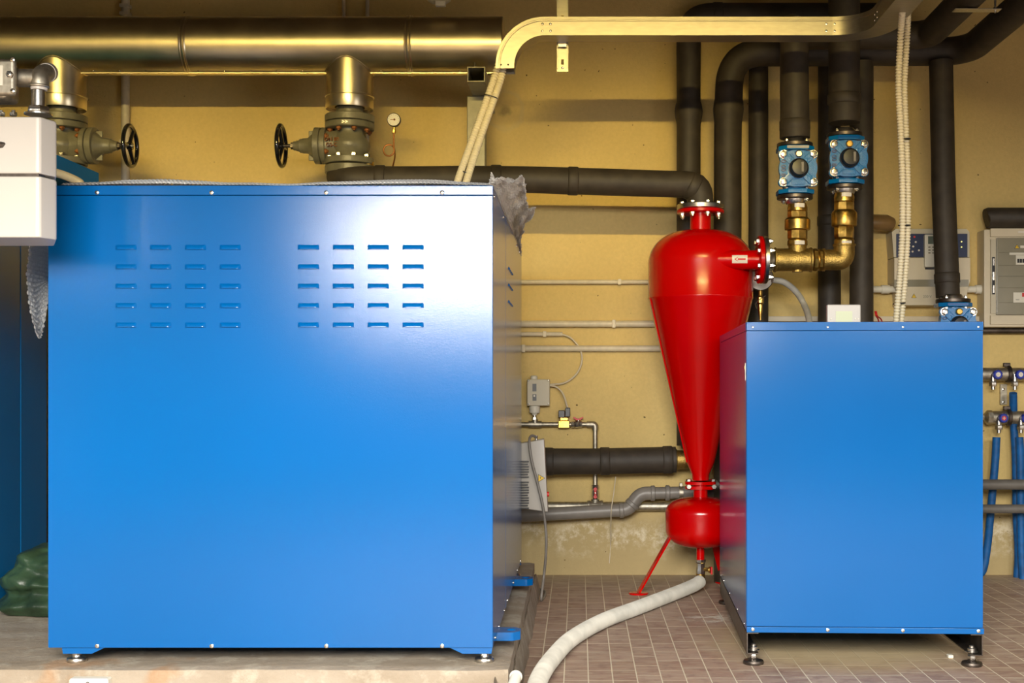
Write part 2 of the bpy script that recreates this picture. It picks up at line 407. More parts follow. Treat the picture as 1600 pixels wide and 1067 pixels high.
    L.new(nrange(nt, nnoise(nt, v, 9, 4), 0.3, 0.7, 0.42, 0.7), b.inputs['Roughness'])
    bp = N.new('ShaderNodeBump'); bp.inputs['Strength'].default_value = 0.5; bp.inputs['Distance'].default_value = 0.003
    h = nmath(nt, 'SUBTRACT', nmath(nt, 'MULTIPLY', nnoise(nt, v, 60, 4), 0.4), joint); L.new(h, bp.inputs['Height']); L.new(bp.outputs[0], b.inputs['Normal'])
    return m
def concrete():
    m = bpy.data.materials.new('plinth_concrete'); m.use_nodes = True; nt = m.node_tree; N = nt.nodes; L = nt.links
    b = N['Principled BSDF']; b.inputs['Roughness'].default_value = 0.88
    tc = N.new('ShaderNodeTexCoord'); v = tc.outputs['Object']
    mp = N.new('ShaderNodeMapping'); mp.inputs['Scale'].default_value = (1, 3.5, 2); L.new(v, mp.inputs['Vector'])
    n1 = nrange(nt, nnoise(nt, mp.outputs[0], 2.3, 6, 0.6), 0.36, 0.64)
    col = nmix(nt, n1, (0.28, 0.225, 0.16), (0.36, 0.305, 0.235))
    n2 = nrange(nt, nnoise(nt, v, 7, 6, 0.7), 0.5, 0.62); col = nmix(nt, nmath(nt, 'MULTIPLY', n2, 0.6), col, (0.48, 0.43, 0.34))
    n3 = nrange(nt, nnoise(nt, v, 3.6, 3), 0.62, 0.70); col = nmix(nt, nmath(nt, 'MULTIPLY', n3, 0.6), col, (0.36, 0.19, 0.08))
    L.new(col, b.inputs['Base Color'])
    bp = N.new('ShaderNodeBump'); bp.inputs['Strength'].default_value = 0.6; bp.inputs['Distance'].default_value = 0.01
    L.new(nnoise(nt, v, 28, 6, 0.7), bp.inputs['Height']); L.new(bp.outputs[0], b.inputs['Normal']); return m
WALL = plaster('ochre_plaster', (0.77, 0.58, 0.235), True)
WALL2 = plaster('side_plaster', (0.34, 0.28, 0.18), False)
CEIL = plaster('ceiling_plaster', (0.11, 0.09, 0.06), False)
TILE = tiles(); CONC = concrete()

# shared bolt meshes (local: axis +Z, head upward)
def bolt_mesh(r, h, name='bolt', shank=True):
    mb = MB()
    mb.lathe([(r*0.9, 0), (r, h*0.12), (r, h*0.85), (r*0.86, h)], (0, 0, 0), 'z', 6)
    if shank: mb.lathe([(r*0.5, h*0.5), (r*0.5, h*1.45), (r*0.42, h*1.55)], (0, 0, 0), 'z', 10)
    o = mb.build(name, CHROME, local=True, smooth=30); me = o.data; bpy.data.objects.remove(o); return me
BOLT = bolt_mesh(0.0125, 0.012)
BOLT_S = bolt_mesh(0.011, 0.010, 'bolt', False)
BOLT_L = bolt_mesh(0.018, 0.018, 'bolt', False)
RBOLT = bolt_mesh(0.0155, 0.015); RBOLT.materials[0] = RUST
def screw_mesh(r, h, m=CHROME):
    mb = MB(); mb.lathe([(r, 0), (r, h*0.3), (r*0.85, h*0.75), (r*0.45, h), (0.0005, h*1.02)], (0, 0, 0), 'z', 16)
    o = mb.build('screw', m, local=True); me = o.data; bpy.data.objects.remove(o); return me
SCREW = screw_mesh(0.0085, 0.005)
SCREW_S = screw_mesh(0.0055, 0.004)

# ------------------------------------------------------------------ the room
YW = 8.05; XL, XR, YF, ZC = -4.6, 4.2, -2.5, 4.1
def struct(name, mb, m): return mb.build(name, m, kind='structure', smooth=0)
struct('floor', MB().box((XL-0.2, YF-3, -0.1), (XR+0.2, YW+0.2, 0)), TILE)
struct('ceiling', MB().box((XL-0.2, YF-0.2, ZC), (XR+0.2, YW+0.2, ZC+0.15)), CEIL)
struct('wall_back', MB().box((XL-0.2, YW, 0), (XR+0.2, YW+0.2, ZC)), WALL)
struct('wall_left', MB().box((XL-0.2, YF, 0), (XL, YW, ZC)), WALL2)
struct('wall_right', MB().box((XR, YF, 0), (XR+0.2, YW, ZC)), WALL2)
struct('wall_front', MB().box((XL, YF-0.2, 0), (-3.0, YF, ZC)).box((3.6, YF-0.2, 0), (XR, YF, ZC)), WALL2)
struct('shade_beam_1', MB().box((XL, 1.4, 2.40), (XR, 1.75, ZC)), CEIL)      # unseen beam added to shade the upper rear wall

# ------------------------------------------------------------------ plinth
def plinth():
    t = MB()
    z1 = 0.18
    def f(u, v):
        X = XL+0.05+(4.295)*u; Y = 4.6+2.72*v
        n = noise.noise(Vector((X*2.3, Y*2.3, 0)))*0.006+noise.noise(Vector((X*9, Y*9, 3)))*0.003
        e = 0
        if v == 0: e = noise.noise(Vector((X*5, 1, 1)))*0.012; Y -= e
        if u == 1: X += noise.noise(Vector((1, Y*5, 1)))*0.006
        return Vector((X, Y, z1+n-(0.006 if v == 0 or u == 1 else 0)))
    t.grid(f, 160, 90)
    b = t.b; b.verts.ensure_lookup_table()
    be = [e for e in b.edges if len(e.link_faces) == 1]
    r = bmesh.ops.extrude_edge_only(b, edges=be)
    for v in [g for g in r['geom'] if isinstance(g, bmesh.types.BMVert)]:
        v.co.z = 0.0
        if v.co.y < 4.65: v.co.y -= 0.015
    return t
t = empty('concrete_plinth', (-2.4, 4.6, 0), 'rough pale concrete plinth raised off the tiles under the large louvred cabinet', 'plinth')
plinth().build('slab', CONC, t, smooth=50)
# mortar kerb running down the right edge of the plinth
kb = MB()
def kerb(u, v):
    Y = 4.45+2.9*u; X = -0.30+0.075*v+(-0.02)*u*0
    prof = [0.150, 0.125, 0.085, 0.10, 0.11, 0.06, 0.0][min(int(v*6+0.001), 6)]
    return Vector((X+0.012*noise.noise(Vector((0, Y*4, v*2))), Y, max(0, prof+0.012*noise.noise(Vector((3, Y*5, v*4))))))
kb.grid(kerb, 90, 6)
kb.build('kerb', CONC, t, smooth=60)
mb = MB(); q = P(118, 1056, 4.565)
mb.box((q.x-0.02, 4.55, 0.10), (q.x+0.12, 4.598, 0.152), 0.006)
o = mb.build('junction_box', CREAM_L, label='small pale junction box set in the front face of the plinth', cat='box')
text_part('2', 0.03, 0.001, STEEL_D, o, (q.x+0.05, 4.549, 0.130), (PI/2, 0, 0), 'numeral')
mb = MB(); mb.tube([P(799, 1080, 4.42), P(806, 1058, 4.50)], 0.020, 20, up=(1, 0, 0)); mb.torus(P(806, 1057, 4.50), 0.018, 0.005, 'y')
mb.build('pipe_stub', CREAM_L, label='short white pipe stub beside the front corner of the plinth', cat='pipe')

# ------------------------------------------------------------------ levelling foot
def foot_parts(parent, x, y, z0, ztop, r, m_disc=STEEL_D):
    mb = MB(); mb.lathe([(r*0.97, 0), (r, 0.004), (r, 0.012), (r*0.93, 0.017), (r*0.5, 0.020), (0.016, 0.024), (0.016, 0.030)], (x, y, z0), 'z', 40)
    ft = mb.build('levelling_foot', m_disc, parent)
    mb = MB(); zz = max(ztop, z0+0.05)
    mb.lathe([(0.0105, 0.022), (0.0105, zz-z0), (0.008, zz-z0+0.003)], (x, y, z0), 'z', 16)
    mb.lathe([(0.016, 0.026), (0.018, 0.029), (0.018, 0.044), (0.016, 0.047)], (x, y, z0), 'z', 6)
    mb.lathe([(0.026, 0.058), (0.027, 0.061), (0.018, 0.063), (0.018, 0.074), (0.015, 0.077)], (x, y, z0), 'z', 24)
    mb.build('threaded_stem', STEEL, ft)
    return ft

# ------------------------------------------------------------------ large cabinet
def louvre_mesh(wd=0.078, h=0.017, d=0.010):
    """pressed louvre: hood shape bulging out of the sheet (towards -Y), mouth at the bottom"""
    mb = MB()
    def f(u, v):
        x = (u-0.5)*wd; e = min(1, min(u, 1-u)/0.16); e = math.sin(e*PI/2)
        z = h*(0.5-v)*1.0
        y = -d*e*math.sin(v*PI/2)**0.8
        return Vector((x, y, z+(0.5*h*(1-e)*(-1 if v > .5 else 1)*0.2)))
    mb.grid(f, 20, 8)
    mb.box((-wd/2+0.006, -d*0.75, -h/2-0.001), (wd/2-0.006, 0.0, -h/2+0.001))
    return mb
def big_cabinet():
    D0, D1 = 4.65, 6.95; x0 = (75-CX)*D0/F; x1 = (770-CX)*D0/F; z0 = 0.242; z1 = 1.921
    t = empty('heat_pump_cabinet', ((x0+x1)/2, (D0+D1)/2, 0.18), 'large blue sheet-metal cabinet with two blocks of louvres, standing on the concrete plinth', 'cabinet')
    ys = 5.46
    cas = MB().box((x0+0.004, D0+0.014, z0+0.006), (x1-0.004, D1, z1-0.004), 0.001).build('casing', BLUE, t, smooth=0)
    lip = 0.036
    fp = MB().box((x0, D0, z0), (x1, D0+0.016, z1-lip), 0.0025, seg=2).build('front_panel', BLUE, t)
    MB().box((x0-0.001, D0-0.002, z1-lip+0.0015), (x1+0.001, D0+0.03, z1), 0.0025, seg=2).box((x0, D0+0.02, z1-0.006), (x1+0.001, D1, z1), 0.001).build('top_cover', BLUE, t)
    MB().box((x1-0.012, D0+0.018, z0), (x1, ys-0.004, z1-0.008), 0.002).build('corner_panel', BLUE, t)
    sp = MB().box((x1-0.012, ys+0.004, z0), (x1, D1, z1-0.008), 0.002).build('side_panel', BLUE, t)
    lm = louvre_mesh().build('louvre', BLUE, local=True); me = lm.data; bpy.data.objects.remove(lm)
    for i in range(4):
        for j in range(5):
            for bx, off in ((197, 54.3), (482, 54.5)):
                q = P(bx+off*i, 386+j*30.3, D0)
                inst('louvre', me, fp, (q.x, D0+0.0005, q.z))
    lm = louvre_mesh(0.06, 0.012, 0.006).build('louvre', BLUE, local=True); me2 = lm.data; bpy.data.objects.remove(lm)
    for i in range(4):
        for j in range(3):
            yy = 5.72+i*0.085; q = P(0, 425+j*25, 5.9)
            inst('louvre', me2, sp, (x1, yy, q.z), (0, 0, PI/2))
    for px in (152, 331, 510, 691):
        inst('screw', SCREW, t, (P(px, 300, D0).x, D0-0.002, P(px, 301, D0).z), (PI/2, 0, 0))
        inst('screw', SCREW, t, (P(px, 300, D0).x, D0, P(px, 1009, D0).z), (PI/2, 0, 0))
    for yy in (4.78, 5.0, 5.35, 5.6, 6.1, 6.5, 6.85):
        inst('screw', SCREW_S, t, (x1, yy, z0+0.012), (0, PI/2, 0))
    for yy in (4.72, 5.3, 6.4, 6.7):
        inst('screw', SCREW_S, t, (x1, yy, z1-0.03), (0, PI/2, 0))
    # corner brackets hanging under the frame and their feet
    for s, px in ((1, 96), (-1, 770)):
        xa = P(px, 0, D0+0.01).x
        poly = [(xa, z0+0.004), (xa+s*0.17, z0+0.004), (xa+s*0.11, z0-0.024), (xa+s*0.005, z0-0.024)]
        MB().prism(poly, 'y', D0+0.01, D0+0.02, 0.001).prism([(xa, z0), (xa+s*0.1, z0), (xa+s*0.1, z0-0.02), (xa, z0-0.02)], 'y', D1-0.03, D1-0.02).build('corner_bracket', BLUE, t)
    for px, yy in ((120, 4.71), (757, 4.71), (120, 6.8), (757, 6.8)):
        x = P(px, 0, 4.71).x
        foot_parts(t, x, yy, 0.178, 0.245, 0.036, STEEL)
    # lifting lugs
    for yy in (4.95, 6.28):
        xa, xb = x1-0.02, -0.226; c = 0.028; w2 = 0.055
        poly = [(xa, yy-w2), (xb-c, yy-w2), (xb, yy-w2+c), (xb, yy+w2-c), (xb-c, yy+w2), (xa, yy+w2)]
        b = MB(); hx, hy, hr = -0.262, yy, 0.018
        zt, zb = 0.25, 0.218
        hole = [(hx+hr*math.cos(-PI+2*PI*k/24), hy+hr*math.sin(-PI+2*PI*k/24)) for k in range(24)]
        # ring of faces between outline and hole: sample the outline by angle
        def out(an):
            dx, dy = math.cos(an), math.sin(an); best = 9
            for i in range(len(poly)):
                p, q = poly[i], poly[(i+1) % len(poly)]; ex, ey = q[0]-p[0], q[1]-p[1]
                den = dx*ey-dy*ex
                if abs(den) < 1e-9: continue
                s1 = ((p[0]-hx)*ey-(p[1]-hy)*ex)/den; s2 = ((p[0]-hx)*dy-(p[1]-hy)*dx)/den
                if s1 > 0 and -1e-6 <= s2 <= 1+1e-6: best = min(best, s1)
            return (hx+dx*best, hy+dy*best)
        n = 72
        rings = []
        for (zz, inner) in ((zt, True), (zt, False), (zb, False), (zb, True)):
            ring = []
            for k in range(n):
                an = 2*PI*k/n
                p = (hx+hr*math.cos(an), hy+hr*math.sin(an)) if inner else out(an)
                ring.append(b.b.verts.new((p[0], p[1], zz)))
            rings.append(ring)
        for a in range(4):
            for k in range(n): b.b.faces.new((rings[a][k], rings[a][(k+1) % n], rings[(a+1) % 4][(k+1) % n], rings[(a+1) % 4][k]))
        b.build('lifting_lug', BLUE, t)
    return t
big_cabinet()

# ------------------------------------------------------------------ second cabinet far left
t = empty('boiler_cabinet', (-3.3, 5.5, 0.18), 'dark blue cabinet at the left edge of the photo, its side face in shade', 'cabinet')
MB().box((-3.9, 4.75, 0.2), (-2.62, 6.0, 2.25), 0.004).build('casing', BLUE_D, t)
MB().box((-3.9, 6.005, 0.2), (-2.62, 6.3, 2.25), 0.004).build('rear_panel', BLUE_D, t)
MB().box((-3.9, 4.7, 2.256), (-2.60, 6.93, 2.343), 0.003).build('top_rail', BLUE_M, t)
for x in (-3.8, -2.72):
    MB().cyl((x, 4.85, 0.178), (x, 4.85, 0.21), 0.03).build('foot', STEEL_D, t)
    MB().cyl((x, 6.2, 0.178), (x, 6.2, 0.21), 0.03).build('foot', STEEL_D, t)
mb = MB(); mb.tube(spline([P(60, 262, 6.3), P(100, 274, 6.4), P(122, 284, 6.45), P(128, 291, 6.45)]), 0.022, 12)
mb.build('pipe', CONDUIT, label='short cream pipe below the blue rail behind the white burner casing', cat='pipe')

# ------------------------------------------------------------------ green tarpaulin
def tarp():
    mb = MB(); cx, cy = -2.285, 5.90
    def f(u, v):
        a = -PI+2*PI*u; ph = v*PI/2
        rx = 0.30*math.cos(ph)**0.4; ry = 0.32*math.cos(ph)**0.5
        ca, sa = math.cos(a), math.sin(a); x = rx*math.copysign(abs(ca)**0.45, ca); y = ry*math.copysign(abs(sa)**0.6, sa); z = 0.30*math.sin(ph)**0.85*(1+0.03*math.cos(a))
        p = Vector((x*2.2, y*2.2, z*5))
        fold = math.sin(z*62+x*5+2.2*noise.noise(p*1.4))*0.020*(1-v*0.85)
        w1 = noise.noise(Vector((x*9, y*9, z*16)))*0.016+noise.noise(Vector((x*22, y*22, z*34)))*0.008
        k = 1+(fold+w1)/0.33
        return Vector((cx+x*k, cy+y*k, 0.186+max(0, z+(w1 if v > .2 else 0)*0.8)))
    mb.grid(f, 260, 90)
    bmesh.ops.remove_doubles(mb.b, verts=mb.b.verts, dist=1e-5)
    return mb
tarp().build('tarpaulin', GREEN_T, label='crumpled dark green tarpaulin bundle on the plinth between the two left cabinets', cat='tarpaulin', smooth=80)

# ------------------------------------------------------------------ bubble wrap
def bub(s, t, pitch=0.015, h=0.0065):
    row = math.floor(t/(pitch*0.866)); yy = t-(row+0.5)*pitch*0.866
    off = 0.5*pitch*(row % 2); xx = (s+off) % pitch-pitch/2
    d = math.sqrt(xx*xx+yy*yy)/(pitch*0.46)
    return h*math.sqrt(max(0, 1-d*d)) if d < 1 else 0
def wrap_sheet(f, su, sv, cell=0.0032):
    nu = int(su/cell); nv = int(sv/cell); mb = MB(); e = 1e-3
    def g(u, v):
        p = f(u, v); a = f(min(u+e, 1), v)-f(max(u-e, 0), v); b = f(u, min(v+e, 1))-f(u, max(v-e, 0))
        n = a.cross(b)
        if n.length > 1e-12: n.normalize()
        return p+n*bub(u*su, v*sv)
    mb.grid(g, nu, nv); return mb
t = empty('bubble_wrap', (-1.1, 5.7, 1.925), 'sheet of clear bubble wrap lying on top of the large louvred cabinet', 'packaging')
X0, X1 = -1.90, -0.33
def roll(u, v):
    X = X0+(X1-X0)*u; n = noise.noise(Vector((X*3.1, 2, 0)))*0.5+noise.noise(Vector((X*8, 5, 0)))*0.3
    hh = 0.021+0.012*n+0.008*math.sin(X*7)
    Y = 4.70+0.055*v*2+0.012*noise.noise(Vector((X*6, v*3, 1)))
    z = 1.9235+hh*math.sin(PI*min(v*0.9+0.1, 1))**0.7
    return Vector((X, Y, z))
wrap_sheet(roll, 1.6, 0.13).build('rolled_edge', WRAP, t, smooth=80)
def flat(u, v):
    X = X0+(X1-X0)*u; Y = 4.81+2.05*v
    return Vector((X, Y, 1.928+0.012*(1+noise.noise(Vector((X*3, Y*3, 0))))))
MB().grid(flat, 60, 80).build('sheet', WRAP, t, smooth=80)
outer = [P(772, 286, 4.70), P(798, 283, 4.95), P(820, 281, 5.2), P(823, 300, 5.4), P(821, 318, 5.55), P(838, 330, 5.75), P(824, 346, 6.0), P(816, 362, 6.3), P(813, 380, 6.6), P(816, 398, 6.9)]
inner = [Vector((-0.335, 4.68+(6.9-4.68)*k/9, 1.93)) for k in range(10)]
def flap(u, v):
    k = u*9; i = min(int(k), 8); f = k-i
    a = inner[i].lerp(inner[i+1], f); b = outer[i].lerp(outer[i+1], f)
    p = a.lerp(b, v)
    am = 0.02*math.sin(v*PI)+0.006*v
    p.z += am*(noise.noise(Vector((u*9, v*3, 0)))+0.9)
    p.z += 0.034*noise.noise(Vector((u*2.3*7, v*2.4, 9)))*min(1, v*2.5)+0.014*noise.noise(Vector((u*2.3*17, v*5, 2)))
    p.x += 0.010*v*noise.noise(Vector((u*40, v*6, 4)))
    return p
wrap_sheet(flap, 2.3, 0.22, 0.0036).build('overhanging_flap', WRAP, t, smooth=80)
def drape(u, v):
    Y = 4.93+0.42*u
    # from the cabinet's top left edge out and down
    pts = [Vector((-1.90, Y, 1.935)), Vector((-2.02, Y, 1.93)), Vector((-2.125, Y, 1.80)), Vector((-2.13-0.02*u, Y, 1.62)), Vector((-2.09-0.06*u, Y, 1.40+0.25*u-0.06*math.sin(u*9)))]
    k = v*4; i = min(int(k), 3); p = pts[i].lerp(pts[i+1], k-i)
    p.x += 0.018*noise.noise(Vector((Y*9, v*4, 7)))
    return p
wrap_sheet(drape, 0.42, 0.62).build('draped_flap', WRAP, t, smooth=80)

# ------------------------------------------------------------------ right cabinet
def right_cabinet():
    D0 = 5.45; x0 = (1167-CX)*D0/F; W = 0.994; dp = 1.60; z0 = 0.143; z1 = 1.464
    t = empty('water_unit_cabinet', (x0, D0, 0), 'plain blue cabinet on adjustable feet in front of the red tank, no louvres', 'cabinet')
    B = lambda a, b, bev=0.002: MB().box((x0+a[0], D0+a[1], a[2]), (x0+b[0], D0+b[1], b[2]), bev, seg=2)
    B((0.003, 0.012, z0+0.004), (W-0.003, dp, z1-0.004), 0.001).build('casing', BLUE, t)
    B((0, 0, z0+0.026), (W, 0.016, z1-0.038)).build('front_panel', BLUE, t)
    B((-0.001, -0.002, z1-0.0365), (W+0.001, 0.03, z1)).box((x0-0.003, D0+0.02, z1-0.036), (x0+W+0.001, D0+dp, z1), 0.002).build('top_cover', BLUE, t)
    B((-0.001, -0.003, z0), (W+0.004, 0.02, z0+0.0245)).build('bottom_rail', BLUE, t)
    sp = B((-0.002, 0.075, z0+0.005), (0.01, dp, z1-0.038)).build('side_panel', BLUE, t)
    B((-0.002, 0.018, z0+0.005), (0.01, 0.071, z1-0.038)).build('corner_post', BLUE, t)
    lt = B((-0.005, 0.030, 1.215), (-0.002, 0.042, 1.29), 0.001).build('latch', GALV, t)
    B((-0.007, 0.032, 1.265), (-0.0045, 0.040, 1.277), 0.0005).build('keyhole', BRASS, lt)
    for k in range(4):
        px = 0.025+(W-0.045)*k/3
        inst('screw', SCREW_S, t, (x0+px, D0-0.002, z1-0.022), (PI/2, 0, 0))
        inst('screw', SCREW, t, (x0+px, D0-0.003, z0+0.013), (PI/2, 0, 0))
    for yy in (0.1, 0.45, 0.9, 1.3, 1.5):
        inst('screw', SCREW_S, t, (x0-0.002, D0+yy, z0+0.02), (0, -PI/2, 0))
    # base frame: two C rails
    for s, xa in ((1, 0.0), (-1, W)):
        m = MB()
        zz0, zz1 = 0.030, z0-0.002
        xs = sorted((x0+xa, x0+xa+s*0.004)); m.box((xs[0], D0+0.004, zz0+0.02), (xs[1], D0+dp, zz1))
        xs = sorted((x0+xa, x0+xa+s*0.05)); m.box((xs[0], D0+0.004, zz1-0.004), (xs[1], D0+dp, zz1)); m.box((xs[0], D0+0.004, zz0+0.02), (xs[1], D0+dp, zz0+0.024))
        m.build('base_rail', STEEL_D, t)
    for (xx, yy) in ((0.032, 0.045), (W-0.035, 0.045), (0.032, dp-0.05), (W-0.035, dp-0.05)):
        foot_parts(t, x0+xx, D0+yy, 0, 0.085, 0.044)
    t.rotation_euler = (0, 0, -0.039)
    return t
right_cabinet()
t = empty('thermostat', P(1316, 502, 5.7), 'small white thermostat with a pale display on top of the right blue cabinet', 'thermostat')
q = P(1316, 0, 5.7)
b = MB(); b.box((q.x-0.0745, 5.66, 1.462), (q.x+0.0745, 5.69, 1.552), 0.006, seg=3)
b.build('case', WHITE, t); MB().box((q.x-0.037, 5.658, 1.472), (q.x+0.036, 5.661, 1.522)).build('display', LCD, t)
for dx in (-0.058, 0.05, 0.062): MB().box((q.x+dx-0.004, 5.657, 1.485), (q.x+dx+0.004, 5.661, 1.492), 0.001).build('button', CREAM_L, t)

# ------------------------------------------------------------------ white burner casing, upper left foreground
D = 4.2; s = D/F
t = empty('burner_casing', P(20, 373, D), 'white moulded casing in the upper left foreground, overlapping the large cabinet', 'casing')
def casing(y0, y1, bot):
    xl = P(-60, 0, D).x; xa = P(61, 0, D).x; xb = P(88, 0, D+0.08).x; xc = P(85, 0, D+0.26).x
    poly = [(xl, D+0.26), (xl, D), (xa-0.008, D), (xa+0.004, D+0.004), (xb-0.004, D+0.070), (xb-0.001, D+0.085), (xc, D+0.26)]
    zt = P(0, y0, D).z; zb = P(0, y1, D).z
    return MB().prism(poly, 'z', zb, zt, 0.006)
casing(182, 271, 0).build('upper_cover', WHITE, t, smooth=50)
casing(275, 371, 0).build('lower_cover', WHITE, t, smooth=50)
MB().box((P(-60, 0, D).x, D+0.004, P(0, 276, D).z), (P(60, 0, D).x, D+0.05, P(0, 270, D).z)).build('gasket', STEEL_D, t)
MB().box((P(-60, 0, D).x, D+0.05, P(0, 372, D).z), (P(-50, 0, D).x-0.3, D+0.2, P(0, 250, D).z)).box((XL, D+0.08, 1.9), (P(-58, 0, D).x, D+0.16, 1.98)).build('wall_arm', STEEL_D, t)
mb = MB(); mb.tube([P(-12, 228, D-0.002), P(3, 226, D-0.004), P(8, 224, D)], [0.012, 0.010, 0.003], 10, up=(0, 1, 0)); mb.build('handle_recess', STEEL_D, t)
for px in (2, 21):
    inst('bolt', BOLT, t, P(px, 181, D+0.08))
t = empty('terminal_box', P(0, 150, D), 'grey cast terminal box with pipe elbow above the white casing', 'electrical box')
xb = P(32, 0, D+0.13).x; xl = P(-60, 0, D).x; za = P(0, 152, D).z; zb = P(0, 88, D).z
b = MB().box((xl, D+0.02, za), (xb, D+0.13, zb), 0.016, seg=3); b.build('housing', GALV, t, smooth=50)
ld = MB().box((xl, D+0.004, za+0.008), (P(28, 0, D+0.03).x, D+0.03, zb-0.006), 0.012, seg=3).build('lid', GALV, t, smooth=50)
for px, py in ((20, 93), (20, 142)): inst('screw', SCREW, ld, P(px, py, D+0.004), (PI/2, 0, 0))
inst('bolt', BOLT, ld, P(16, 117, D+0.004), (PI/2, 0, 0))
MB().box((xl, D+0.001, P(0, 133, D).z), (P(4, 0, D).x, D+0.005, P(0, 102, D).z)).build('rating_plate', CREAM_L, t)
# pipe elbow
mb = MB(); cxp = 0.5*(42+72)
mb.cyl(P(28, 122, D+0.07), P(56, 122, D+0.07), 0.030); mb.build('coupling', GALV, t)
el = MB(); el.tube(spline([P(62, 136, D+0.07), P(62, 124, D+0.07), P(66, 116, D+0.09), P(76, 113, D+0.14)], 8), [0.030]*24+[0.030], 24)
el.torus(P(61, 135, D+0.07), 0.029, 0.005, 'z'); el.build('elbow', GALV, t, smooth=60)
mb = MB(); mb.lathe([(0.026, 0), (0.027, 0.008), (0.027, 0.016)], P(61, 141, D+0.07), 'z', 24); mb.tube([P(72, 114, D+0.12), P(76, 113, D+0.16)], 0.032, 24); mb.build('thread_seal', WHITE, t)
mb = MB(); mb.lathe([(0.023, 0), (0.023, 0.062)], P(60, 171, D+0.07), 'z', 24); mb.build('riser', CHROME, t)
mb = MB(); mb.lathe([(0.034, 0), (0.036, 0.003), (0.036, 0.020), (0.033, 0.024)], P(60, 178, D+0.07), 'z', 6); mb.lathe([(0.045, -0.004), (0.045, 0.001)], P(60, 178, D+0.07), 'z', 30); mb.build('locknut', CHROME, t)

# ------------------------------------------------------------------ clad duct
DZ, DY, DR = 3.154, 7.4, 0.165
t = empty('clad_duct', (-2.2, DY, DZ-DR), 'thick aluminium-clad horizontal pipe with two branches below the ceiling at the left', 'pipe')
xe = P(787, 0, DY).x
b = MB(); prof = [(DR-0.004, xe+0.001), (DR, xe-0.004), (DR, -1.0)]
b = MB(); b.tube([(xe, DY, DZ), (xe-0.004, DY, DZ)]+[(xe-0.004-(xe-XL)*k/30, DY, DZ) for k in range(1, 31)], [DR-0.004]+[DR]*31, 72)
b.build('cladding', DUCT, t)
for px in (283, 636):
    x = P(px, 0, DY-DR).x
    b = MB(); b.lathe([(DR, -0.02), (DR+0.004, -0.018), (DR+0.005, -0.012), (DR+0.002, -0.008), (DR+0.006, -0.002), (DR+0.006, 0.006), (DR+0.001, 0.010), (DR+0.004, 0.014), (DR, 0.02)], (x, DY, DZ), 'x', 72, caps=False)
    b.build('cladding_band', DUCT, t)
b = MB(); b.box((XL+0.1, DY-0.045, DZ-DR-0.004), (xe-0.02, DY-0.02, DZ-DR+0.003)); b.build('seam', DUCT, t)
for k in range(22):
    inst('screw', SCREW_S, t, (xe-0.1-k*0.15, DY-0.055, DZ-DR+0.008), (PI*0.9, 0, 0))
XB = [P(540, 0, DY-0.13).x, P(82, 0, DY-0.13).x]
BR = 0.135
for x in XB:
    b = MB()
    zt = DZ; zb = CH+(600-152)*DY/F
    b.tube([(x, DY, zb), (x, DY, zb+0.05), (x, DY, zt-0.02)], BR, 64, caps=False)
    sd = b.build('branch', DUCT, t, smooth=60)
    b = MB(); z2 = zb-0.072
    b.lathe([(BR-0.004, z2+0.02), (BR-0.003, z2), (BR+0.001, z2), (BR+0.002, z2+0.002), (BR+0.002, zb-0.006), (BR+0.006, zb-0.003), (BR+0.006, zb+0.004), (BR+0.001, zb+0.007)], (x, DY, 0), 'z', 64, caps=False)
    b.lathe([(0.086, z2+0.012), (BR-0.003, z2+0.02)], (x, DY, 0), 'z', 64, caps=False)
    b.build('branch_collar', DUCT, t, smooth=30)
    # folded saddle flange where the branch meets the duct
    b = MB(); R2 = BR+0.004; pts = []
    for k in range(65):
        a = 2*PI*k/64; xx = R2*math.sin(a); yy = R2*math.cos(a)
        pts.append(Vector((x+xx, DY-yy, DZ-math.sqrt(max((DR+0.002)**2-yy*yy, 0)))))
    b.tube(pts, 0.004, 8, caps=False); b.build('saddle_flange', DUCT, t)

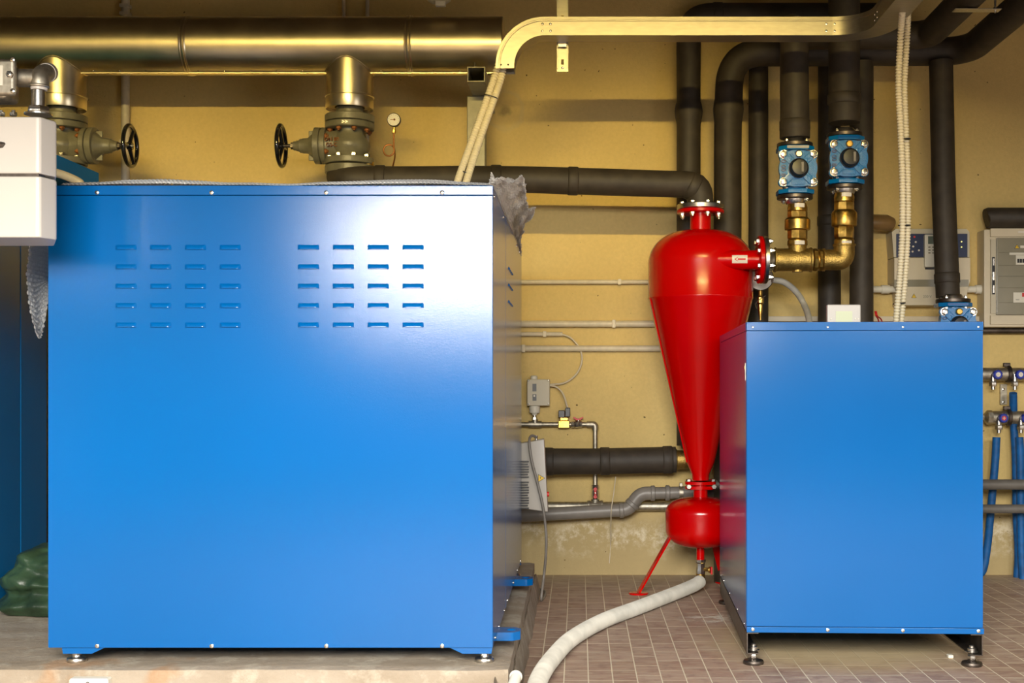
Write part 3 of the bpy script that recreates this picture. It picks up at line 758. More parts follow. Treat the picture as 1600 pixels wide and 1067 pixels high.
# ------------------------------------------------------------------ gate valves
def gate_valve(x, flip, label):
    s = DY/F; zc = CH+(600-228)*s      # bonnet axis height
    Z = lambda py: CH+(600-py)*s
    t = empty('gate_valve', (x, DY, Z(275)), label, 'valve', 'grey flanged gate valves with black handwheels')
    b = MB(); b.lathe([(0.078, 0), (0.078, 0.06)], (x, DY, Z(181)), 'z'); b.build('neck', VALVE, t)
    f1 = MB().disc((x, DY, Z(181)), (x, DY, Z(192)), 0.142, 0.004).build('flange', VALVE, t)
    f2 = MB().disc((x, DY, Z(193)), (x, DY, Z(203)), 0.142, 0.004).build('flange', VALVE, t)
    MB().disc((x, DY, Z(191.5)), (x, DY, Z(193.5)), 0.125, 0.001).build('gasket', BLACK, t)
    for k in range(8):
        a = 2*PI*(k+0.5)/8
        inst('bolt', RBOLT, f2, (x+0.115*math.cos(a), DY+0.115*math.sin(a), Z(203)), (PI, 0, 0))
    b = MB(); r = 0.115
    b.lathe([(0.085, Z(203)-Z(228)), (0.080, Z(208)-Z(228)), (0.094, Z(214)-Z(228)), (0.112, Z(222)-Z(228)), (0.118, 0), (0.112, Z(235)-Z(228)), (0.096, Z(241)-Z(228)), (0.085, Z(246)-Z(228)), (0.085, Z(252)-Z(228))], (x, DY, Z(228)), 'z', 48)
    b.lathe([(0.092, 0.0), (0.088, 0.06), (0.088, 0.15), (0.094, 0.17)], (x, DY, zc), (-1, 0, 0), 40)
    body = b.build('body', VALVE, t, smooth=60)
    g1 = MB().disc((x, DY, Z(248)), (x, DY, Z(258)), 0.142, 0.004).build('flange', VALVE, t)
    g2 = MB().disc((x, DY, Z(260)), (x, DY, Z(272)), 0.142, 0.004).build('flange', VALVE, t)
    for k in range(8):
        a = 2*PI*(k+0.5)/8
        inst('bolt', BOLT_L, g1, (x+0.115*math.cos(a), DY+0.115*math.sin(a), Z(248)))
        inst('bolt', BOLT_L, g2, (x+0.115*math.cos(a), DY+0.115*math.sin(a), Z(272)), (PI, 0, 0))
    # bonnet to the left
    X = lambda px: x+(px-540)*s
    b = MB(); b.disc((X(505), DY, zc), (X(497), DY, zc), 0.105, 0.003); b.disc((X(495.5), DY, zc), (X(486), DY, zc), 0.105, 0.003)
    bf = b.build('bonnet_flange', VALVE, t)
    for k in range(6):
        a = 2*PI*(k+0.5)/6
        inst('bolt', RBOLT, bf, (X(505), DY+0.088*math.cos(a), zc+0.088*math.sin(a)), (0, PI/2, 0))
    b = MB(); b.lathe([(0.082, 0), (0.066, 0.02), (0.045, 0.045), (0.043, 0.075), (0.040, 0.078), (0.040, 0.09), (0.034, 0.095), (0.027, 0.115), (0.026, 0.128)], (X(487), DY, zc), (-1, 0, 0), 40)
    for sg in (-1, 1):
        b.box((X(487)-0.04, DY-0.006, zc+sg*0.05), (X(487), DY+0.006, zc+sg*0.085), 0.002)
    b.build('bonnet', VALVE, t, smooth=50)
    b = MB(); b.lathe([(0.020, 0), (0.020, 0.018)], (X(453), DY, zc), (-1, 0, 0), 6); b.lathe([(0.010, 0), (0.010, 0.09)], (X(453), DY, zc), (-1, 0, 0), 16); b.build('stem', STEEL_D, t)
    b = MB(); xw = X(433); b.torus((xw, DY, zc), 0.116, 0.0125, 'x', 56, 14)
    b.lathe([(0.022, -0.014), (0.024, -0.008), (0.022, 0.016)], (xw, DY, zc), 'x', 20)
    for k in range(3):
        a = PI/2+0.5+2*PI*k/3
        d = Vector((0, math.cos(a), math.sin(a))); c = Vector((xw, DY, zc))
        b.tube([c+Vector((0.006, 0, 0))+d*0.012, c+Vector((0.004, 0, 0))+d*0.06, c+d*0.112], [0.013, 0.011, 0.010], 10)
    hw = b.build('handwheel', BLACK_W, t, smooth=60)
    inst('bolt', BOLT_S, hw, (xw-0.012, DY, zc), (0, -PI/2, 0))
    if not flip:
        text_part('DN 80', 0.030, 0.008, RUST, body, (X(517), DY-0.097, zc+0.020), (PI/2, 0, 0))
        text_part('GS-C', 0.030, 0.008, RUST, body, (X(517), DY-0.097, zc-0.012), (PI/2, 0, 0))
        text_part('>>', 0.03, 0.002, STEEL, body, (x-0.002, DY-0.1425, Z(198)), (PI/2, 0, 0))
    if flip: t.rotation_euler = (0, 0, PI)
    return t
gate_valve(XB[0], False, 'grey flanged gate valve under the middle branch, black handwheel to its left')
gate_valve(XB[1], True, 'grey flanged gate valve behind the white burner casing, black handwheel to its right')

# ------------------------------------------------------------------ insulated pipes
def ipipe(pts, r, label, fillet=0.12, bulges=(), name='insulated_pipe', seg=32, m=BLACK_I, group=None, collars=()):
    p = resample(rounded(pts, fillet, 10), 0.02)
    rs = []
    for i, q in enumerate(p):
        k = 1+0.02*noise.noise(q*4)
        for (z, a) in bulges:
            if abs(q.z-z) < 0.06: k += a*(1-abs(q.z-z)/0.06)**0.5
        rs.append(r*k)
    t = empty(name, (p[-1].x, p[-1].y, min(q.z for q in p)), label, 'pipe', group)
    b = MB(); b.tube(p, rs, seg); b.build('insulation', m, t, smooth=60)
    for i in collars:
        a = p[int(i*(len(p)-1))]; c = p[min(int(i*(len(p)-1))+3, len(p)-1)]
        b = MB(); b.tube([a, a.lerp(c, 0.1), a.lerp(c, 0.9), c], [r*1.02, r*1.07, r*1.07, r*1.02], seg); b.build('tape_band', BLACK_I, t, smooth=60)
    return t
G = 'black foam-insulated pipes'
PIPE1 = None
# from the middle gate valve across to the red separator
TX, TY = (1094.5-CX)*7.4/F, 7.4
PIPE1 = ipipe([P(530, 274, 7.38), P(540, 281, 7.3), P(800, 280, 7.34), (TX-0.01, TY, P(0, 289, 7.4).z), (TX, TY, P(0, 322, 7.4).z)], 0.077,
      'long black insulated pipe from the middle gate valve to the red tank top', 0.14, collars=(0.12, 0.42, 0.62, 0.93))
# vertical A down behind the tank, then bronze elbow
za, zb = P(0, 696, 7.85).z, P(0, 24, 7.85).z
xA = P(1076, 0, 7.85).x
ipipe([(P(1400, 0, 7.85).x, 7.85, zb), (xA, 7.85, zb), (xA, 7.85, za)], 0.074, 'black insulated pipe dropping behind the red tank, leftmost of the vertical runs', 0.14, bulges=((P(0, 175, 7.85).z, 0.18),), collars=(0.28,))
t = empty('bronze_elbow', (xA+0.03, 7.85, P(0, 740, 7.85).z), 'bronze pipe elbow behind the neck of the red tank', 'pipe fitting')
zc = P(0, 718, 7.85).z
b = MB(); b.tube(rounded([(xA+0.03, 7.85, za+0.03), (xA+0.03, 7.85, zc), (P(1052, 0, 7.85).x, 7.85, zc)], 0.09, 10), 0.058, 28); b.torus((P(1056, 0, 7.85).x, 7.85, zc), 0.06, 0.006, 'x'); b.build('body', BRASS_C, t, smooth=60)
ipipe([(P(1056, 0, 7.85).x, 7.85, zc), (P(945, 0, 7.85).x, 7.85, zc-0.01), (P(700, 0, 7.85).x, 7.85, zc-0.015)], 0.080, 'black insulated pipe running horizontally low on the wall, left of the red tank', 0.05, collars=(0.02, 0.3, 0.55))
xB = P(1137, 0, 7.75).x; zr = P(0, 82, 7.7).z
ipipe([(2.33, 2.8, zr), (2.33, 7.68, zr), (xB+0.01, 7.70, zr), (xB, 7.75, P(0, 200, 7.75).z), (xB+0.0, 7.75, 0.0)], 0.083, 'thick black insulated pipe just right of the tank neck, turning forward overhead at the right', 0.2, bulges=((P(0, 172, 7.75).z, 0.10),))
xC = P(1185, 0, 7.9).x
ipipe([(xC, 7.9, P(0, 66, 7.9).z), (xC, 7.9, 0.0)], 0.061, 'black insulated pipe behind the brass manifold, narrowest of the vertical runs')
xF = P(1296, 0, 7.93).x
ipipe([(xF, 7.93, P(0, 60, 7.93).z), (xF, 7.93, 0.0)], 0.070, 'dull black insulated pipe on the wall half hidden behind the right brass riser', collars=(0.33,))
xG = P(1346, 0, 7.62).x
ipipe([(xG, 7.62, zr-0.08), (xG, 7.62, 0.0)], 0.070, 'black insulated pipe right of the taller blue valve, running down behind the right cabinet')
# valve risers
VY = 7.16
xV1 = P(1242, 0, VY).x; xV2 = P(1319, 0, VY).x
z2 = P(0, 48, 7.3).z
ipipe([(2.02, 2.8, z2), (2.02, 7.40, z2), (xV1-0.005, 7.40, z2), (xV1-0.005, VY, z2), (xV1, VY, P(0, 216, VY).z)], 0.080, 'black insulated pipe rising from the lower blue valve and turning forward overhead', bulges=((P(0, 208, VY).z, 0.05),), collars=(0.985,))
z3 = 3.52
ipipe([(2.9, 3.2, z3), (2.9, 6.6, z3), (xV2+0.35, VY-0.02, z3), (xV2, VY, z3), (xV2, VY, P(0, 192, VY).z)], 0.087, 'thick black insulated pipe rising from the taller blue valve', 0.3, collars=(0.975,))
xH = P(1474, 0, 7.55).x
ipipe([(xH, 7.60, zr-0.08), (xH+0.01, 7.58, P(0, 300, 7.55).z), (P(1481, 0, 7.55).x, 7.55, P(0, 464, 7.55).z)], 0.070, 'black insulated pipe dropping to the blue valve behind the right cabinet', collars=(0.9,))

# ------------------------------------------------------------------ blue valves
def blue_valve(loc, scale, label, cast='10 00 80', extra=True):
    """local geometry round the knob axis; front towards -Y"""
    t = empty('blue_flanged_valve', loc, label, 'valve', 'blue cast valves with black knobs'); L0 = Vector(loc)
    k = scale
    def BB(): return MB()
    O = lambda x, y, z: L0+Vector((x, y, z))*k
    # barrel body
    b = BB(); b.lathe([(0.075*k, -0.125*k), (0.07*k, -0.10*k), (0.085*k, -0.06*k), (0.092*k, 0), (0.085*k, 0.06*k), (0.07*k, 0.10*k), (0.075*k, 0.125*k)], O(0, 0, 0), 'z', 40)
    b.build('body', BLUE_V, t, smooth=60)
    # square end flanges with rounded corners
    for sg in (-1, 1):
        h = 0.104; c = 0.05
        poly = [(-h, -h+c), (-h+c, -h), (h-c, -h), (h, -h+c), (h, h-c), (h-c, h), (-h+c, h), (-h, h-c)]
        poly = [(L0.x+p[0]*k, L0.y+p[1]*k) for p in poly]
        z0 = L0.z+sg*0.112*k; z1 = L0.z+sg*0.138*k
        fl = BB().prism(poly, 'z', min(z0, z1), max(z0, z1), 0.005*k).build('end_flange', BLUE_V, t, smooth=50)
        st = BB().disc(O(0, 0, sg*0.140), O(0, 0, sg*0.163), 0.104*k, 0.003).build('counter_flange', STEEL_D if sg < 0 else STEEL_D, t)
        b = BB(); b.lathe([(0.062*k, 0), (0.058*k, sg*0.02*k), (0.05*k, sg*0.03*k)], O(0, 0, sg*0.162), 'z', 30); b.build('hub', STEEL, st, smooth=50)
        for a in range(4):
            an = PI/4+a*PI/2
            inst('bolt', BOLT, fl, O(0.082*math.cos(an), 0.082*math.sin(an), sg*0.112), (PI if sg > 0 else 0, 0, 0), k)
            inst('bolt', BOLT, st, O(0.082*math.cos(an), 0.082*math.sin(an), sg*0.163), (0 if sg > 0 else PI, 0, 0), k)
    # cover plate
    out = []
    for i in range(96):
        a = 2*PI*i/96; c, s_ = math.cos(a), math.sin(a); r = 0.110
        lx, lz = math.copysign(0.085, c), math.copysign(0.079, s_)      # bolt lugs at the corners
        proj = c*lx+s_*lz; d2 = lx*lx+lz*lz-proj*proj
        if d2 < 0.029**2: r = max(r, proj+math.sqrt(0.029**2-d2))
        x, z = c*r, max(-0.104, min(0.104, s_*r))
        out.append((L0.x+x*k, L0.z+z*k))
    cv = BB().prism(out, 'y', L0.y-0.115*k, L0.y-0.085*k, 0.004*k).build('cover_plate', BLUE_V, t, smooth=50)
    BB().lathe([(0.085*k, 0.0), (0.085*k, 0.09*k)], O(0, -0.09, 0), 'y', 40).build('neck', BLUE_V, t)
    # crossed ribs
    b = BB()
    for a in (PI/4, -PI/4):
        M = Matrix.Translation(O(0, -0.118, 0)) @ Matrix.Rotation(a, 4, 'Y')
        b.box((-0.118*k, -0.008*k, -0.020*k), (0.118*k, 0.006*k, 0.020*k), 0.002*k, M)
    b.box(O(-0.036, -0.122, -0.092), O(0.036, -0.112, -0.064), 0.002*k)
    b.build('rib', BLUE_V, cv, smooth=50)
    for sx in (-1, 1):
        for sz in (-1, 1):
            b = BB(); b.lathe([(0.008*k, 0), (0.008*k, 0.004*k), (0.005*k, 0.005*k)], O(sx*0.048, -0.1225, sz*0.048), (0, -1, 0), 16); b.build('boss', BLUE_V, cv)
            b = BB(); b.lathe([(0.021*k, 0), (0.022*k, 0.004*k), (0.022*k, 0.014*k), (0.017*k, 0.02*k), (0.010*k, 0.021*k)], O(sx*0.085, -0.116, sz*0.079), (0, -1, 0), 6)
            b.lathe([(0.025*k, -0.002), (0.025*k, 0.003*k)], O(sx*0.085, -0.117, sz*0.079), (0, -1, 0), 24); b.build('bolt', CHROME, cv)
    b = BB(); b.lathe([(0.019*k, 0), (0.020*k, 0.004*k), (0.020*k, 0.018*k), (0.015*k, 0.022*k)], O(0, -0.117, 0.080), (0, -1, 0), 24); b.build('plug', CHROME if extra is True else BRASS, cv)
    kn = BB(); kn.lathe([(0.056*k, 0), (0.056*k, 0.03*k), (0.050*k, 0.034*k), (0.047*k, 0.058*k), (0.043*k, 0.063*k), (0.040*k, 0.0635*k)], O(0, -0.112, -0.002), (0, -1, 0), 40); knob = kn.build('knob', BLACK, t, smooth=30)
    gx = 0.014 if extra is True else 0.020
    b = BB(); b.box(O(gx-0.007, -0.1815, -0.030), O(gx+0.007, -0.174, 0.026), 0.001*k); b.build('pointer', PVC, knob)
    o = text_part(cast, 0.038*k, 0.004, NAVY, cv, O(-0.086, -0.117, 0.0), (PI/2, PI/2, 0))
    b = BB(); b.box(O(-0.062, -0.1055, 0.118), O(0.064, -0.103, 0.134), 0.001); b.build('name_plate', BLUE if extra is not True else HOSE, t)
    return t
# distances: front of the cover is about 0.12 m nearer than the pipe axis
KV = 0.96
blue_valve(P(1242, 268, VY-0.0), KV, 'blue cast valve with black knob on the left brass riser, the lower of the two')
blue_valve(P(1320, 252.5, VY-0.0), KV, 'blue cast valve with brass plug on the right brass riser, the higher one', extra=2)
blue_valve(P(1489, 509, 7.5), 0.96, 'blue cast valve behind the right cabinet, only its top half showing', extra=2)
MB().tube([P(1489, 555, 7.5), (P(1489, 0, 7.5).x, 7.5, 0.0)], 0.05, 24).build('insulated_pipe', BLACK_I, label='black pipe below the half-hidden blue valve, behind the right cabinet', cat='pipe')

# ------------------------------------------------------------------ brass pipework
s = VY/F
t = empty('brass_manifold', P(1260, 430, VY), 'brass tee and elbow pipework joining the red tank to the two blue valves', 'pipework')
zt = P(0, 406, VY).z
X = lambda px: P(px, 0, VY).x
b = MB(); b.lathe([(0.066, 0), (0.070, 0.004), (0.070, 0.010), (0.064, 0.014), (0.064, X(1268)-X(1209)-0.014), (0.069, X(1268)-X(1209)-0.010), (0.069, X(1268)-X(1209)), (0.062, X(1268)-X(1209)+0.002)], (X(1209), VY, zt), 'x', 40)
b.lathe([(0.05, 0), (0.05, 0.078), (0.056, 0.082), (0.056, 0.090)], (X(1246), VY, zt), 'z', 36)
b.lathe([(0.03, -0.069), (0.03, 0)], (X(1246), VY, zt), 'z', 24)
b.build('tee', BRASS_C, t, smooth=40)
b = MB(); b.lathe([(0.058, 0), (0.064, 0.003), (0.064, 0.022), (0.058, 0.025)], (X(1270), VY, zt), 'x', 8); b.lathe([(0.050, 0.02), (0.050, 0.034)], (X(1270), VY, zt), 'x', 30); b.lathe([(0.058, 0.030), (0.062, 0.033), (0.062, 0.048), (0.058, 0.052)], (X(1270), VY, zt), 'x', 8); b.build('nipple', BRASS, t, smooth=30)
b = MB(); b.lathe([(0.058, 0), (0.064, 0.002), (0.064, 0.012), (0.056, 0.015)], (X(1285), VY, zt), 'x', 36)
b.tube(rounded([(X(1287), VY, zt), (X(1319), VY, zt), (X(1319), VY, P(0, 384, VY).z)], 0.11, 14), 0.058, 32)
b.lathe([(0.060, 0), (0.064, 0.003), (0.064, 0.012)], (X(1319), VY, P(0, 385, VY).z), 'z', 36); b.build('elbow', BRASS_C, t, smooth=50)
def union(x, zb, zt2):
    h = zt2-zb
    un = MB()
    un.lathe([(0.052, 0), (0.056, 0.004), (0.056, h*0.10), (0.050, h*0.13)], (x, VY, zb), 'z', 36)
    un.lathe([(0.053, h*0.14), (0.056, h*0.16), (0.056, h*0.34), (0.053, h*0.36)], (x, VY, zb), 'z', 8)
    un.lathe([(0.068, h*0.36), (0.071, h*0.38), (0.071, h*0.60), (0.066, h*0.63), (0.058, h*0.66)], (x, VY, zb), 'z', 40)
    un.lathe([(0.052, h*0.64), (0.056, h*0.67), (0.056, h*0.80), (0.052, h*0.82)], (x, VY, zb), 'z', 8)
    un.lathe([(0.055, h*0.82), (0.056, h*0.90), (0.050, h*1.0)], (x, VY, zb), 'z', 36)
    u = un.build('union', BRASS, t, smooth=30)
    for (hz, dx) in ((0.04, 0.008), (0.93, 0.006)):
        b = MB()
        def tagf(uu, vv):
            a = (uu-0.5)*1.0+dx*10; r = 0.058; return Vector((x+r*math.sin(a), VY-r*math.cos(a), zb+h*hz+(vv-0.5)*0.022))
        b.grid(tagf, 10, 3); b.build('tag', DIAL, u)
union(X(1246), P(0, 383, VY).z, P(0, 318, VY).z)
union(X(1319), P(0, 384, VY).z, P(0, 300, VY).z)

# ------------------------------------------------------------------ red separator tank
def tank():
    s = TY/F; Z = lambda py: CH+(600-py)*s
    t = empty('dirt_separator', (TX, TY, 0), 'glossy red cone-shaped separator tank on three legs between the blue cabinets', 'tank')
    o = (TX, TY, 0); R = 0.302
    prof = []
    pts = [(0.060, 364), (0.062, 364.2), (0.12, 366), (0.19, 371), (0.245, 380), (0.28, 391), (0.297, 402), (R, 412), (R, 430), (R, 466), (R-0.002, 469), (0.250, 512), (0.076, 738), (0.048, 748)]
    # dome: finer
    dome = [(0.060, Z(359.5))]
    for k in range(1, 15):
        a = PI/2*(1-k/14); dome.append((0.06+(R-0.06)*math.cos(a)**0.92, Z(412)+(Z(360)-Z(412))*math.sin(a)**1.0))
    prof = dome+[(R, Z(464)), (R+0.002, Z(465.5)), (R+0.002, Z(467)), (R-0.003, Z(469)), (0.081, Z(722)), (0.050, Z(741)), (0.048, Z(750))]
    b = MB(); b.lathe(prof, o, 'z', 96); b.build('cone_shell', RED, t, smooth=50)
    # added ridge standing in for the reflection along the cone's left rim
    b = MB(); b.tube([(TX-R*math.cos(0.25)-0.002, TY-R*math.sin(0.25), Z(466)), (TX-0.083*math.cos(0.25), TY-0.083*math.sin(0.25), Z(722))], 0.004, 8); b.build('rim_reflection_ridge', RED, t)
    b = MB(); b.lathe([(0.060, Z(362)), (0.060, Z(333))], o, 'z', 40); b.build('top_neck', RED, t)
    fl = MB().disc((TX, TY, Z(334)), (TX, TY, Z(328.5)), 0.137, 0.003).build('top_flange', RED, t)
    st = MB().disc((TX, TY, Z(328)), (TX, TY, Z(320)), 0.137, 0.004).build('counter_flange', STEEL, t)
    for k in range(8):
        a = 2*PI*(k+0.35)/8
        inst('bolt', BOLT_L, fl, (TX+0.112*math.cos(a), TY+0.112*math.sin(a), Z(334)), (PI, 0, 0), 0.85)
        inst('bolt', BOLT, fl, (TX+0.112*math.cos(a), TY+0.112*math.sin(a), Z(334)-0.012), (PI, 0, 0), 0.8)
        inst('bolt', BOLT_L, st, (TX+0.112*math.cos(a), TY+0.112*math.sin(a), Z(320)), (0, 0, 0), 0.8)
    # side nozzle, set tangentially towards the viewer
    zn = P(0, 406, VY).z
    b = MB(); b.tube([(TX+0.04, VY, zn), (P(1186, 0, VY).x, VY, zn)], 0.054, 40)
    b.torus((TX+0.045, VY, zn), 0.050, 0.006, 'x'); nz = b.build('side_nozzle', RED, t, smooth=50)
    def lab(rr, x0_, x1_, a0, a1):
        return lambda u, v: Vector((x0_+(x1_-x0_)*u, VY-rr*math.cos(a0+(a1-a0)*v), zn+rr*math.sin(a0+(a1-a0)*v)))
    lx0, lx1 = P(1144, 0, VY-.054).x, P(1168, 0, VY-.054).x
    lb = MB().grid(lab(0.0548, lx0, lx1, -0.44, 0.40), 4, 10).build('flow_label', DIAL, nz)
    am = MB(); mid = (lx0+lx1)/2
    am.grid(lab(0.0556, mid-0.012, mid+0.032, -0.12, 0.08), 4, 4)
    v = [lab(0.0556, mid-0.032, mid-0.012, -0.02, 0.05)(0, 0), lab(0.0556, mid-0.010, mid, 0.22, 0)(0, 0), lab(0.0556, mid-0.010, mid, -0.26, 0)(0, 0)]
    am._add(v, [(0, 1, 2)]); am.build('arrow', RED_P, nz)
    xf = P(1184, 0, VY).x
    f1 = MB().disc((xf, VY, zn), (xf+0.024, VY, zn), 0.134, 0.003).build('side_flange', RED, t)
    f2 = MB().disc((xf+0.026, VY, zn), (xf+0.052, VY, zn), 0.134, 0.004); f2.lathe([(0.08, 0.05), (0.068, 0.065), (0.062, 0.085)], (xf, VY, zn), 'x', 36)
    f2 = f2.build('counter_flange', STEEL, t, smooth=40)
    for k in range(8):
        a = 2*PI*(k+0.5)/8
        inst('bolt', BOLT_L, f1, (xf, VY+0.108*math.cos(a), zn+0.108*math.sin(a)), (0, -PI/2, 0), 0.85)
        inst('bolt', BOLT_L, f2, (xf+0.052, VY+0.108*math.cos(a), zn+0.108*math.sin(a)), (0, PI/2, 0), 0.85)
        inst('bolt', BOLT, f2, (xf+0.066, VY+0.108*math.cos(a), zn+0.108*math.sin(a)), (0, PI/2, 0), 0.85)
    # clamp flange at the cone's foot: two-eared
    for zz0, zz1 in ((757, 752), (764, 759)):
        pl = []
        for k in range(40):
            a = 2*PI*k/40; r = 0.062+0.028*abs(math.cos(a))**3; pl.append((TX+r*math.cos(a), TY+r*0.95*math.sin(a)))
        cf = MB().prism(pl, 'z', Z(zz0), Z(zz1), 0.003).build('clamp_flange', RED, t, smooth=50)
    for sx in (-1, 1):
        inst('bolt', BOLT_L, cf, (TX+sx*0.070, TY-0.025, Z(752)), (0, 0, 0), 0.9)
        inst('bolt', BOLT_L, cf, (TX+sx*0.072, TY-0.056, Z(759)), (PI/2, 0, 0), 0.85)
    b = MB(); b.lathe([(0.042, Z(780)), (0.040, Z(762)), (0.040, Z(752))], o, 'z', 30); b.build('lower_neck', RED, t)
    R2 = 0.203; pr = [(0.042, Z(776))]
    for k in range(1, 12):
        a = PI/2*(1-k/11); pr.append((0.042+(R2-0.042)*math.cos(a)**0.85, Z(800)+(Z(777)-Z(800))*math.sin(a)))
    pr += [(R2, Z(827))]
    for k in range(1, 12):
        a = PI/2*k/11; pr.append((0.028+(R2-0.028)*math.cos(a)**0.85, Z(827)+(Z(855)-Z(827))*math.sin(a)))
    b = MB(); b.lathe(pr, o, 'z', 72); b.build('sludge_pot', RED, t, smooth=60)
    b = MB(); b.lathe([(0.023, Z(853)), (0.023, Z(874))], o, 'z', 24); b.build('drain_stub', RED, t)
    # legs
    for deg in (193, 62, 318):
        a = math.radians(deg); d = Vector((math.cos(a), math.sin(a), 0)); n = Vector((-math.sin(a), math.cos(a), 0))
        p0 = Vector((TX, TY, Z(838)))+d*0.185; p1 = Vector((TX, TY, 0.008))+d*0.372
        ax = (p1-p0).normalized(); up = ax.cross(n)
        b = MB(); wv = 0.021; th = 0.005
        vs = []
        for p in (p0, p1):
            vs += [p-n*wv-up*th, p+n*wv-up*th, p+n*wv+up*th, p-n*wv+up*th]
        b._add(vs, [(0, 1, 2, 3), (4, 5, 6, 7), (0, 1, 5, 4), (1, 2, 6, 5), (2, 3, 7, 6), (3, 0, 4, 7)])
        lg = b.build('leg', RED, t, smooth=0)
        b = MB(); b.disc((p1.x, p1.y, 0.0), (p1.x, p1.y, 0.009), 0.056, 0.002); b.build('foot_plate', RED, lg)
    # ball valve under the pot
    b = MB(); b.lathe([(0.030, Z(874)), (0.030, Z(878)), (0.024, Z(880)), (0.024, Z(888)), (0.027, Z(890)), (0.027, Z(896)), (0.020, Z(898))], o, 'z', 8); bv = b.build('ball_valve', STEEL, t, smooth=30)
    b = MB(); b.cyl((TX+0.02, TY-0.01, Z(889)), (TX+0.05, TY-0.03, Z(889)), 0.011, 12); b.lathe([(0.018, 0), (0.018, 0.008)], (TX+0.045, TY-0.03, Z(889)), (1, -0.3, 0), 16); b.build('valve_stem', BRASS, bv)
    b = MB(); b.box((TX+0.055, TY-0.045, Z(896)), (TX+0.066, TY-0.02, Z(884)), 0.003); b.build('lever', RED_P, bv)
    b = MB(); b.tube(rounded([(TX, TY, Z(896)), (TX, TY, Z(907)), (TX-0.02, TY-0.05, Z(912))], 0.02), 0.026, 24); b.build('drain_elbow', BRASS, t, smooth=50)
    return t
tank()
# hose
b = MB()
hp = spline([(TX-0.005, TY-0.02, P(0, 911, 7.4).z+0.012), (TX-0.05, 7.28, 0.055), P(1057, 926, 7.12), P(1000, 948, 6.67), P(942, 970, 6.27), P(893, 998, 5.83), P(862, 1030, 5.40), P(844, 1057, 5.08), P(836, 1083, 4.80), P(832, 1130, 4.35), P(835, 1200, 3.8)], 10)
hp = [Vector((p.x, p.y, max(p.z, 0.037))) for p in hp]
corrugated(b, hp, 0.0375, 0.0165, 0.24, 24, 0.6)
b.build('drain_hose', HOSE, label='pale grey corrugated hose curling over the tiles from the red tank', cat='hose', smooth=28)

# ------------------------------------------------------------------ cable tray
def sweep_tray(frames, name, parent, mt):
    """frames: (pos of front lower corner, d (depth dir), h (height dir)); U channel"""
    W, H, th, lp = 0.13, 0.094, 0.003, 0.008
    prof = [(0, 0), (W, 0), (W, H), (W-lp, H), (W-lp, H-th), (W-th, H-th), (W-th, th), (th, th), (th, H-th), (lp, H-th), (lp, H), (0, H), (0, H-0.014), (-0.0025, H-0.016), (-0.0025, H-0.022), (0, H-0.024)]
    b = MB(); rings = []
    for (p, d, h) in frames: rings.append([b.b.verts.new(p+d*q[0]+h*q[1]) for q in prof])
    n = len(prof)
    for i in range(len(rings)-1):
        for k in range(n): b.b.faces.new((rings[i][k], rings[i][(k+1) % n], rings[i+1][(k+1) % n], rings[i+1][k]))
    b.b.faces.new(rings[0]); b.b.faces.new(list(reversed(rings[-1])))
    return b.build(name, mt, parent, smooth=25)
TD = 6.5; ts = TD/F; ZT = CH+545*ts
t = empty('cable_tray', P(1080, 60, TD), 'galvanised cable tray crossing above the pipes and turning down at its left end', 'cable tray')
xs = P(851, 0, TD).x; Ri = 0.155; cz = ZT-Ri
fr = []
fr.append((Vector((xs-Ri, TD, cz-0.012)), Vector((0, 1, 0)), Vector((-1, 0, 0))))
for k in range(25):
    a = PI-PI/2*k/24; fr.append((Vector((xs+Ri*math.cos(a), TD, cz+Ri*math.sin(a))), Vector((0, 1, 0)), Vector((math.cos(a), 0, math.sin(a)))))
eb = sweep_tray(fr, 'elbow', t, TRAY)
xe2 = 1.287; ux = Vector((0, 1, 0)); uz = Vector((0, 0, 1))
st_ = sweep_tray([(Vector((xs+0.0005, TD, ZT)), ux, uz), (Vector((xe2-0.0005, TD, ZT)), ux, uz)], 'straight_section', t, TRAY)
fr = []; rr = 0.17
for k in range(17):
    a = PI/2*k/16; fr.append((Vector((xe2+rr*math.sin(a), TD-rr+rr*math.cos(a), ZT)), Vector((math.sin(a), math.cos(a), 0)), uz))
bd = sweep_tray(fr, 'bend', t, TRAY)
sweep_tray([(Vector((xe2+rr, TD-rr-0.0005, ZT)), Vector((1, 0, 0)), uz), (Vector((xe2+rr, 3.0, ZT)), Vector((1, 0, 0)), uz)], 'straight_section', t, TRAY)
for px in (847.5, 860):
    for py in (37.5, 48.5): inst('screw', SCREW, eb if px < 850 else st_, P(px, py, TD-0.001), (PI/2, 0, 0), 0.8)
for px in (1291, 1304):
    for py in (37.5, 48.5): inst('screw', SCREW, st_ if px < 1300 else bd, P(px, py, TD-0.001), (PI/2, 0, 0), 0.8)
for yy in (6.31, 6.26):
    for zz in (0.022, 0.05): inst('screw', SCREW, bd, (xe2+rr, yy, ZT+zz), (0, -PI/2, 0), 0.8)
for px in (783, 794): inst('screw', screw_mesh(0.005, 0.003, BLACK), eb, P(px, 101, TD-0.0005), (PI/2, 0, 0))
